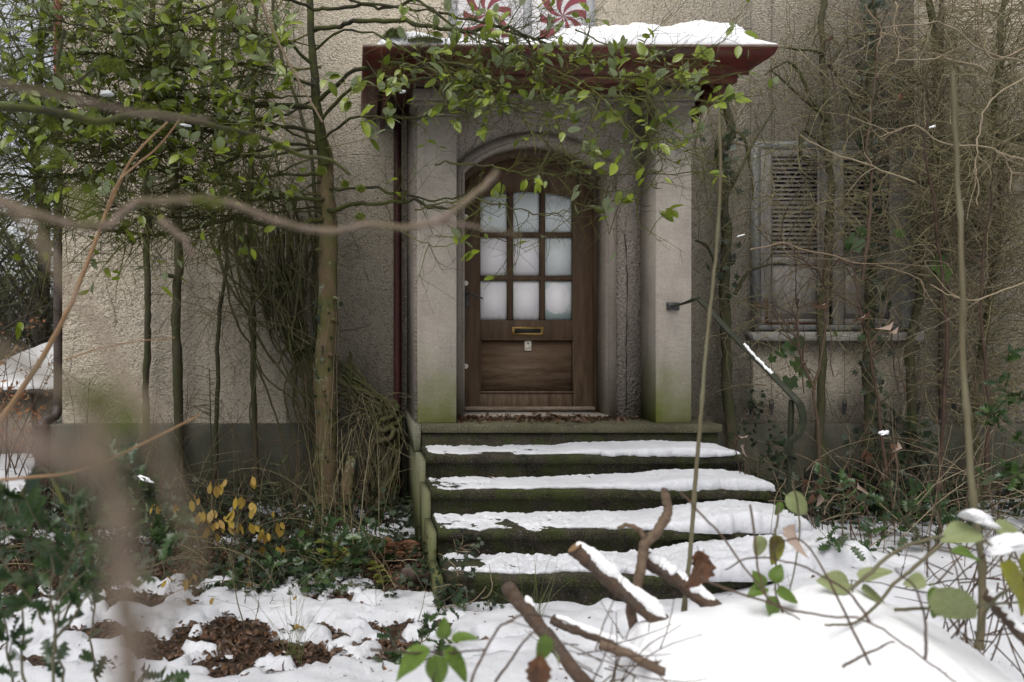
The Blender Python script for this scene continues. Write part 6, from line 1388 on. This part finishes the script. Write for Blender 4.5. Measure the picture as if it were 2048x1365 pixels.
bramble('long dark bramble stem sweeping over the snow heap', [[(1500, 1010, 2.4), (1520, 1150, 2.3), (1540, 1210, 2.2)], [(1360, 985, 2.4), (1450, 1080, 2.3), (1530, 1190, 2.2), (1600, 1240, 2.1)], [(1400, 1155, 2.2), (1530, 1205, 2.1), (1640, 1230, 2.0), (1740, 1245, 2.0), (1850, 1320, 1.95), (1930, 1380, 1.9)],
    [(1740, 1245, 2.0), (1690, 1180, 2.1), (1600, 1130, 2.2), (1510, 1115, 2.3), (1450, 1140, 2.4)], [(1850, 1320, 1.95), (1850, 1250, 2.0), (1830, 1180, 2.0), (1790, 1140, 2.0)], [(1685, 1335, 2.0), (1740, 1305, 2.0), (1790, 1285, 2.0)], [(1740, 1330, 2.0), (1620, 1100, 2.3), (1560, 1080, 2.3)]], None)
bramble('pale green bramble trio standing behind the heap', [[(1730, 1270, 2.5), (1712, 1210, 2.5), (1705, 1160, 2.5)], [(1570, 1240, 2.5), (1550, 1180, 2.5), (1560, 1130, 2.5)]],
    [(1708, 1170, 2.5, .10, -1, .18, 'pale_bramble_leaf'), (1710, 1165, 2.5, .10, .9, .55, 'pale_bramble_leaf'), (1712, 1172, 2.5, .11, .9, -.5, 'pale_bramble_leaf'), (1540, 1175, 2.5, .07, -1, -.2), (1545, 1180, 2.5, .075, .9, -.3), (1535, 1185, 2.5, .08, .3, -1), (1545, 1170, 2.5, .06, .3, 1), (1530, 1180, 2.5, .06, -.5, .8)], 'cane', up=(0, -.5, .8))
bramble('spotted yellow-green leaves hanging beside the handrail foot', [[(1560, 1010, 2.6), (1550, 1080, 2.6), (1560, 1180, 2.6), (1600, 1240, 2.6)], [(1585, 960, 2.7), (1600, 1060, 2.7), (1575, 1200, 2.6)]],
    [(1548, 1060, 2.6, .10, .05, -1, 'spotted_leaf'), (1520, 1065, 2.6, .07, -.1, -1, 'pale_bramble_leaf'), (1592, 1040, 2.6, .10, -.15, -1, 'dead_leaf'), (1395, 1092, 2.5, .09, .1, -1, 'dead_leaf'), (1408, 1100, 2.5, .12, -.3, -1, 'dead_leaf'), (1565, 985, 2.8, .10, .75, -.6, 'pale_bramble_leaf'), (1562, 1000, 2.8, .05, -.3, -1)], 'cane')
bramble('green bramble with snow-laden leaves at the right edge', [[(1700, 1180, 2.3), (1780, 1110, 2.3), (1850, 1080, 2.3), (1940, 1075, 2.3), (2060, 1130, 2.2)], [(1880, 1090, 2.3), (1800, 1160, 2.3), (1720, 1240, 2.3), (1650, 1250, 2.3)], [(1790, 1220, 2.3), (1880, 1215, 2.3), (2060, 1200, 2.2)], [(2060, 1160, 2.2), (1980, 1210, 2.2), (1950, 1290, 2.2)]],
    [(1965, 1060, 2.3, .11, -1, -.1, 'pale_bramble_leaf'), (1975, 1050, 2.3, .10, .6, -.2, 'pale_bramble_leaf'), (1860, 1165, 2.2, .14, .75, -.75, 'pale_bramble_leaf'), (1860, 1165, 2.25, .09, .2, -1), (1855, 1155, 2.2, .06, -.8, -.2, 'pale_bramble_leaf'), (1990, 1110, 2.1, .15, .45, -.75, 'spotted_leaf'), (1960, 1120, 2.2, .08, -.6, .3), (2050, 1090, 2.2, .1, .2, -1, 'spotted_leaf')], 'cane', r=.0055)
def lump(c, r, label, sq=(1, .8, .6)):
    th = np.linspace(0, math.pi, 26); ph = np.linspace(0, 2 * math.pi, 41); V = np.array([[(math.sin(a) * math.cos(b), math.sin(a) * math.sin(b), math.cos(a)) for b in ph] for a in th])
    k = .8 + .55 * fbm(V[..., 0] + 2, V[..., 2] + V[..., 1] + 2, 1.5, 3, c[0]) + .12 * fbm(V[..., 0] - V[..., 1] + 2, V[..., 2] + V[..., 1] + 2, 7, 3, c[0]); k[:, -1] = k[:, 0]
    V = V * k[..., None] * r * np.array(sq); V[..., 2] = np.where(V[..., 2] < 0, V[..., 2] * .35, V[..., 2]) + .35 * V[..., 0] * RNG.normal(0, .8); V = V + np.array(c)
    tag(MB().grid(V).build('snow_lump', M['fresh_snow'], None, True), label, 'snow', 'snow lumps on leaves and twigs')
lump(P(1965, 1045, 2.28), .045, 'rounded snow lump on the pale leaf right of the second cane', (1.3, .8, .7)); lump(P(2020, 1095, 2.12), .055, 'snow lump on the spotted leaf at the right edge', (1.3, .8, .6)); lump(P(1768, 868, 5.2), .04, 'snow cap on the curled leaf below the window', (1, .7, .7))
lump(P(213, 190, 4.9), .034, 'snow patch caught in the upper left leaves', (1.5, .8, .8)); lump(P(372, 252, 5.0), .022, 'small snow patch on the leaves left of the trunk', (1.6, .8, .6)); lump(P(62, 144, 4.9), .02, 'snow dab on the leftmost leaves', (1.6, .8, .6))
lump(P(1482, 472, 5.6), .02, 'snow dab on bare twigs beside the window frame', (1.8, .8, .5)); lump(P(1865, 255, 5.2), .015, 'tiny snow dab on the arching pale stem', (1.5, 1, .8)); lump(P(290, 960, 4.1), .035, 'snow dab on the holly before the green plinth', (1.4, .8, .5)); lump(P(805, 185, 4.9), .02, 'tiny snow dab on the leaves over the pilaster')

# ------------------------------------------------------------------ the near shrub, out of focus on the left
ns_ = thing('foreground_shrub', P(250, 1400, .62), 'blurred pinkish-grey shrub close by on the left, with mossy forks', 'shrub')
def nb(pts, r, r1, mat='grey_bark', sides=12):
    if mat == 'grey_bark': kk = .38 if pts[0][2] < 1.0 else .5; pts = [(a, b_, c * kk) for a, b_, c in pts]; f_ = .68 if kk == .38 else (.8 if pts[-1][0] > 600 else 1); r *= kk * f_; r1 *= kk * f_
    m = MB(); q = spline(np.array([P(*a) for a in pts]), 8, .001); m.tube(q, r, r1, sides, lump=.04); m.build('branch', M[mat], ns_, True); return q
nb([(255, 1420, .62), (255, 1200, .62), (235, 1050, .62), (215, 930, .62), (190, 880, .62)], .021, .016)
nb([(250, 1260, .62), (300, 1250, .62), (350, 1210, .64), (385, 1130, .66), (380, 1050, .68), (335, 960, .7), (300, 860, .74), (285, 790, .8)], .0085, .0065)
nb([(220, 950, .62), (100, 905, .6), (-40, 850, .6)], .016, .012)
nb([(215, 940, .62), (190, 860, .64), (205, 820, .66), (240, 790, .7)], .012, .008)
nb([(290, 830, .8), (250, 760, .9), (190, 650, 1.0), (120, 540, 1.1), (60, 450, 1.2), (-40, 380, 1.3)], .0085, .008)
nb([(150, 790, .75), (80, 740, .75), (-40, 700, .75)], .012, .011)
nb([(-60, 385, 1.8), (60, 425, 1.85), (150, 452, 1.9), (215, 450, 1.95), (280, 405, 2.0), (370, 400, 2.05), (450, 405, 2.1), (560, 445, 2.15), (650, 462, 2.2), (730, 450, 2.2), (820, 455, 2.2), (880, 440, 2.2), (925, 410, 2.2), (970, 370, 2.25), (995, 343, 2.25)], .0125, .0105, sides=9)
nb([(320, 440, 2.0), (370, 480, 2.0), (385, 515, 2.0)], .009, .005); nb([(880, 445, 2.2), (960, 455, 2.2), (1040, 470, 2.2)], .008, .002)
nb([(-60, 155, 1.4), (60, 180, 1.5), (150, 200, 1.6), (220, 215, 1.7), (330, 235, 1.8), (420, 240, 1.9)], .007, .004)
q1 = nb([(-60, 210, 2.7), (60, 218, 2.75), (130, 228, 2.8), (200, 245, 2.85), (260, 230, 2.9), (330, 228, 3.0), (420, 250, 3.1), (520, 275, 3.2), (600, 310, 3.3), (660, 320, 3.3), (700, 350, 3.3)], .0155, .007, 'dark_bark')
nb([(130, 60, 2.5), (115, 130, 2.5), (130, 165, 2.5), (160, 160, 2.5), (195, 135, 2.5), (240, 130, 2.5)], .006, .004, 'dark_bark')
nb([(-40, 900, 3.0), (30, 800, 3.0), (100, 690, 3.0), (150, 590, 3.0), (195, 470, 3.05), (230, 385, 3.1), (270, 310, 3.1), (335, 245, 3.15)], .0125, .004, 'tan_bark'); nb([(210, 430, 3.05), (240, 360, 3.05), (310, 300, 3.1), (360, 240, 3.1)], .005, .003, 'tan_bark')
nb([(515, -20, 3.8), (550, 70, 3.8), (590, 150, 3.8), (645, 245, 3.8)], .006, .0045, 'pale_twig'); nb([(0, 960, 2.0), (150, 945, 2.0), (260, 900, 2.2), (400, 830, 2.4)], .004, .003, 'tan_bark')
nb([(130, 720, 3.0), (230, 690, 3.0), (350, 675, 3.0)], .003, .0015, 'tan_bark'); nb([(20, 1030, 3.5), (90, 940, 3.5), (160, 1100, 3.2), (200, 1180, 3.0)], .012, .01, 'dark_bark')
def mossb(px, py, Y, r, lab, n=500, mat='moss', ln=.006): clump('moss_tuft', lab, P(px, py, Y), r, mat, n, ln, 'moss', (1.2, 1, 1)); clump('moss_tuft', lab + ', lower half', P(px, py, Y), r, mat, n, ln, 'moss', (1.2, 1, -1))
def mossball(px, py, Y, r, lab, n=600, mat='moss', ln=.006, sq=(1.3, 1, 1)):
    c = P(px, py, Y); d_ = unit(RNG.normal(0, 1, (n, 3))); rad = r * (1 + .3 * fbm(d_[:, 0] + 3, d_[:, 2] + d_[:, 1], 2.5, 3, c[0] * 3)); pos = np.array(c) + d_ * rad[:, None] * np.array(sq) * (RNG.random((n, 1)) ** .3)
    m = MB(); add_leaves(m, (NEEDLE[0] * [1, 4, 1], NEEDLE[1]), pos, d_ + RNG.normal(0, .6, d_.shape), ln * (.6 + RNG.random(n))); tag(m.build('moss_tuft', M[mat]), lab, 'moss', 'lime-green moss tufts on the near branches')
for a in ((505, 280, 3.15, .022, 'round lime moss tuft on the dark branch, beside its pair'), (465, 265, 3.15, .020, 'lime moss tuft left of the round one on the dark branch'), (300, 225, 3.0, .026, 'moss tuft in the middle of the upper dark branch'), (280, 215, 3.0, .018, 'smaller moss tuft just left of the middle one'), (95, 240, 2.8, .024, 'moss hanging under the left end of the dark branch'), (105, 250, 2.8, .02, 'moss drip beside the leftmost hanging one'),
          (210, 130, 2.5, .024, 'bright moss tuft on the short hooked twig'), (235, 133, 2.5, .018, 'moss at the tip of the short hooked twig'), (642, 342, 3.3, .016, 'small moss tuft where the dark branch meets the trunk'), (690, 368, 3.3, .012, 'tiny moss tuft right of the trunk'), (720, 434, 3.3, .014, 'tiny bright moss ball above the long pale branch'), (722, 378, 3.3, .012, 'tiny moss fleck near the rainwater pipe'), (555, 292, 3.2, .012, 'tiny moss fleck on the dark branch end')):
    mossball(*a)
for a in ((165, 395, .6, .008, 'blurred moss on the near left branch, upper'), (175, 430, .6, .007, 'blurred moss on the near left branch, lower'), (100, 315, .7, .009, 'dark blurred moss lump at the left'), (190, 800, .25, .004, 'bright blurred moss at the near fork'), (250, 838, .30, .005, 'bright blurred moss drop right of the near fork'), (415, 405, 1.02, .007, 'yellow moss sleeve on the long pale branch'), (395, 400, 1.02, .006, 'moss left end of the sleeve on the long pale branch'), (435, 405, 1.02, .006, 'moss right end of the sleeve on the long pale branch')):
    mossball(*a, n=300, ln=.0022, sq=(1.5, 1, 1))

# ------------------------------------------------------------------ beyond the house corner
def bgtree(x, y, h, lab, seed, r=.12, dens=1.0):
    t = thing('bare_tree', (x, y, 0), lab, 'tree', 'trees beyond the house corner'); m = MB(); q = spline([(x, y, -.1), (x + .1, y, h * .3), (x - .1, y + .1, h * .65), (x + .1, y, h)], 8, .03); m.tube(q, r, r * .3, 8, lump=.05); m.build('trunk', M['bg_bark'], t, True)
    n = int(34 * dens); m = MB(); s_, t_ = on_path(q, n, .15, 1); w = walk(s_, side_dir(t_, .8, (0, 0, .3)), 1.0 + 1.6 * RNG.random(n), 10, .10, .08); m.tubes(w, taper(n, 10, .022, .006), 5); s2, t2 = pick(w, 7); w2 = walk(s2, side_dir(t2, .8, (0, 0, .1)), .4 + .7 * RNG.random(len(s2)), 7, .12, .1); m.tubes(w2, taper(len(w2), 7, .007, .003), 3)
    s3, t3 = pick(w2, 3); w3 = walk(s3, side_dir(t3, .8), .2 + .4 * RNG.random(len(s3)), 5, .12, .1); m.tubes(w3, taper(len(w3), 5, .004, .002), 3); m.build('twigs', M['bg_bark'], t, True)['kind'] = 'stuff'
    m = MB(); s4, _ = pick(w3, 1); s4 = s4[RNG.random(len(s4)) < .5]; add_leaves(m, ELL_FLAT, s4, RNG.normal(0, 1, s4.shape), .07 + .05 * RNG.random(len(s4))); stuff(m.build('foliage', M['bg_leaf'], t, True))
bgtree(-4.3, 10.8, 6.5, 'bare tree just behind the outbuilding', 1, .13); bgtree(-5.6, 12.0, 7.0, 'second bare tree behind the outbuilding, to its left', 2, .16); bgtree(-7.6, 15, 9.0, 'tall bare tree farther back at the left', 3, .22); bgtree(-3.5, 13.5, 7.0, 'bare tree mostly hidden by the house corner', 4, .14); bgtree(-5.0, 16, 9.0, 'farthest bare tree past the house corner', 5, .2); bgtree(-4.6, 9.0, 5.5, 'slim bare tree before the outbuilding', 6, .07)
def hedge(x0, x1, y0, y1, h, lab, mat, n, sz):
    x = RNG.uniform(x0, x1, n); y = RNG.uniform(y0, y1, n); z = h * RNG.random(n) ** .8 * (1 + .25 * fbm(x, y, .8, 3, 1.)); m = MB(); add_leaves(m, ELL_FLAT, np.stack([x, y, z], 1), RNG.normal(0, 1, (n, 3)), sz * (.6 + .8 * RNG.random(n)))
    k = n // 12; s_ = np.stack([RNG.uniform(x0, x1, k), RNG.uniform(y0, y1, k), RNG.uniform(0, h * .6, k)], 1); w = walk(s_, unit(RNG.normal(0, .5, (k, 3)) + [0, 0, 1]), h * .5, 7, .1, .1)
    o = m.build('hedge_leaves', M[mat], None, True); m = MB(); m.tubes(w, taper(k, 7, .008, .003), 3); m.build('twigs', M['bg_bark'], o, True)['kind'] = 'stuff'; tag(o, lab, 'hedge', None, 'stuff')
hedge(-12, -2.6, 12.5, 14, 2.5, 'tall mixed hedge behind the outbuilding', 'bg_leaf', 12000, .09); hedge(-9, -2.6, 10.8, 11.6, 1.7, 'olive undergrowth beside the outbuilding', 'bg_leaf', 7000, .07); hedge(-14, -2.6, 17, 19, 3.6, 'farther belt of shrubs', 'bg_leaf', 9000, .14)
be = thing('beech_shrub', (-3.7, 8.3, 0), 'small beech with orange-brown withered leaves before the outbuilding', 'shrub'); m = MB(); n = 16; s_ = np.stack([-3.7 + RNG.normal(0, .25, n), 8.3 + RNG.normal(0, .2, n), np.zeros(n)], 1); w = walk(s_, unit(RNG.normal(0, .25, (n, 3)) + [0, 0, 1]), 1.2 + .6 * RNG.random(n), 9, .06, .05); m.tubes(w, taper(n, 9, .008, .003), 5); s2, t2 = pick(w, 8); w2 = walk(s2, side_dir(t2, .8), .3, 5, .1, .1); m.tubes(w2, taper(len(w2), 5, .003, .0015), 3); m.build('twigs', M['red_twig'], be, True)['kind'] = 'stuff'
s3, t3 = pick(w2, 4); leaf_parts(be, ELL_FLAT, M['orange_leaf'], s3, side_dir(t3, .9, (0, 0, -.4)), .045 + .02 * RNG.random(len(s3)), 120, .8)

# ------------------------------------------------------------------ unseen leaf screens, added behind and beside the camera to block low sky light
for (x0, x1, y0, y1, h, n, lab) in ((-16, 16, -9, -6, 5.2, 4200, 'unseen leaf screen added behind the camera to block low sky light'), (-14, -9, -8, 6, 6.0, 3000, 'unseen leaf screen added on the left to block low sky light'), (10, 14, -8, 6, 6.0, 3000, 'unseen leaf screen added on the right to block low sky light')):
    x = RNG.uniform(x0, x1, n); y = RNG.uniform(y0, y1, n); z = h * RNG.random(n) ** .9 * (1 + .3 * fbm(x, y, .3, 3, 2.)); m = MB(); add_leaves(m, ELL_FLAT, np.stack([x, y, z], 1), RNG.normal(0, 1, (n, 3)), .35 + .45 * RNG.random(n))
    o = m.build('added_leaf_screen', M['bg_leaf'], None, True); tag(o, lab, 'hedge', None, 'stuff')
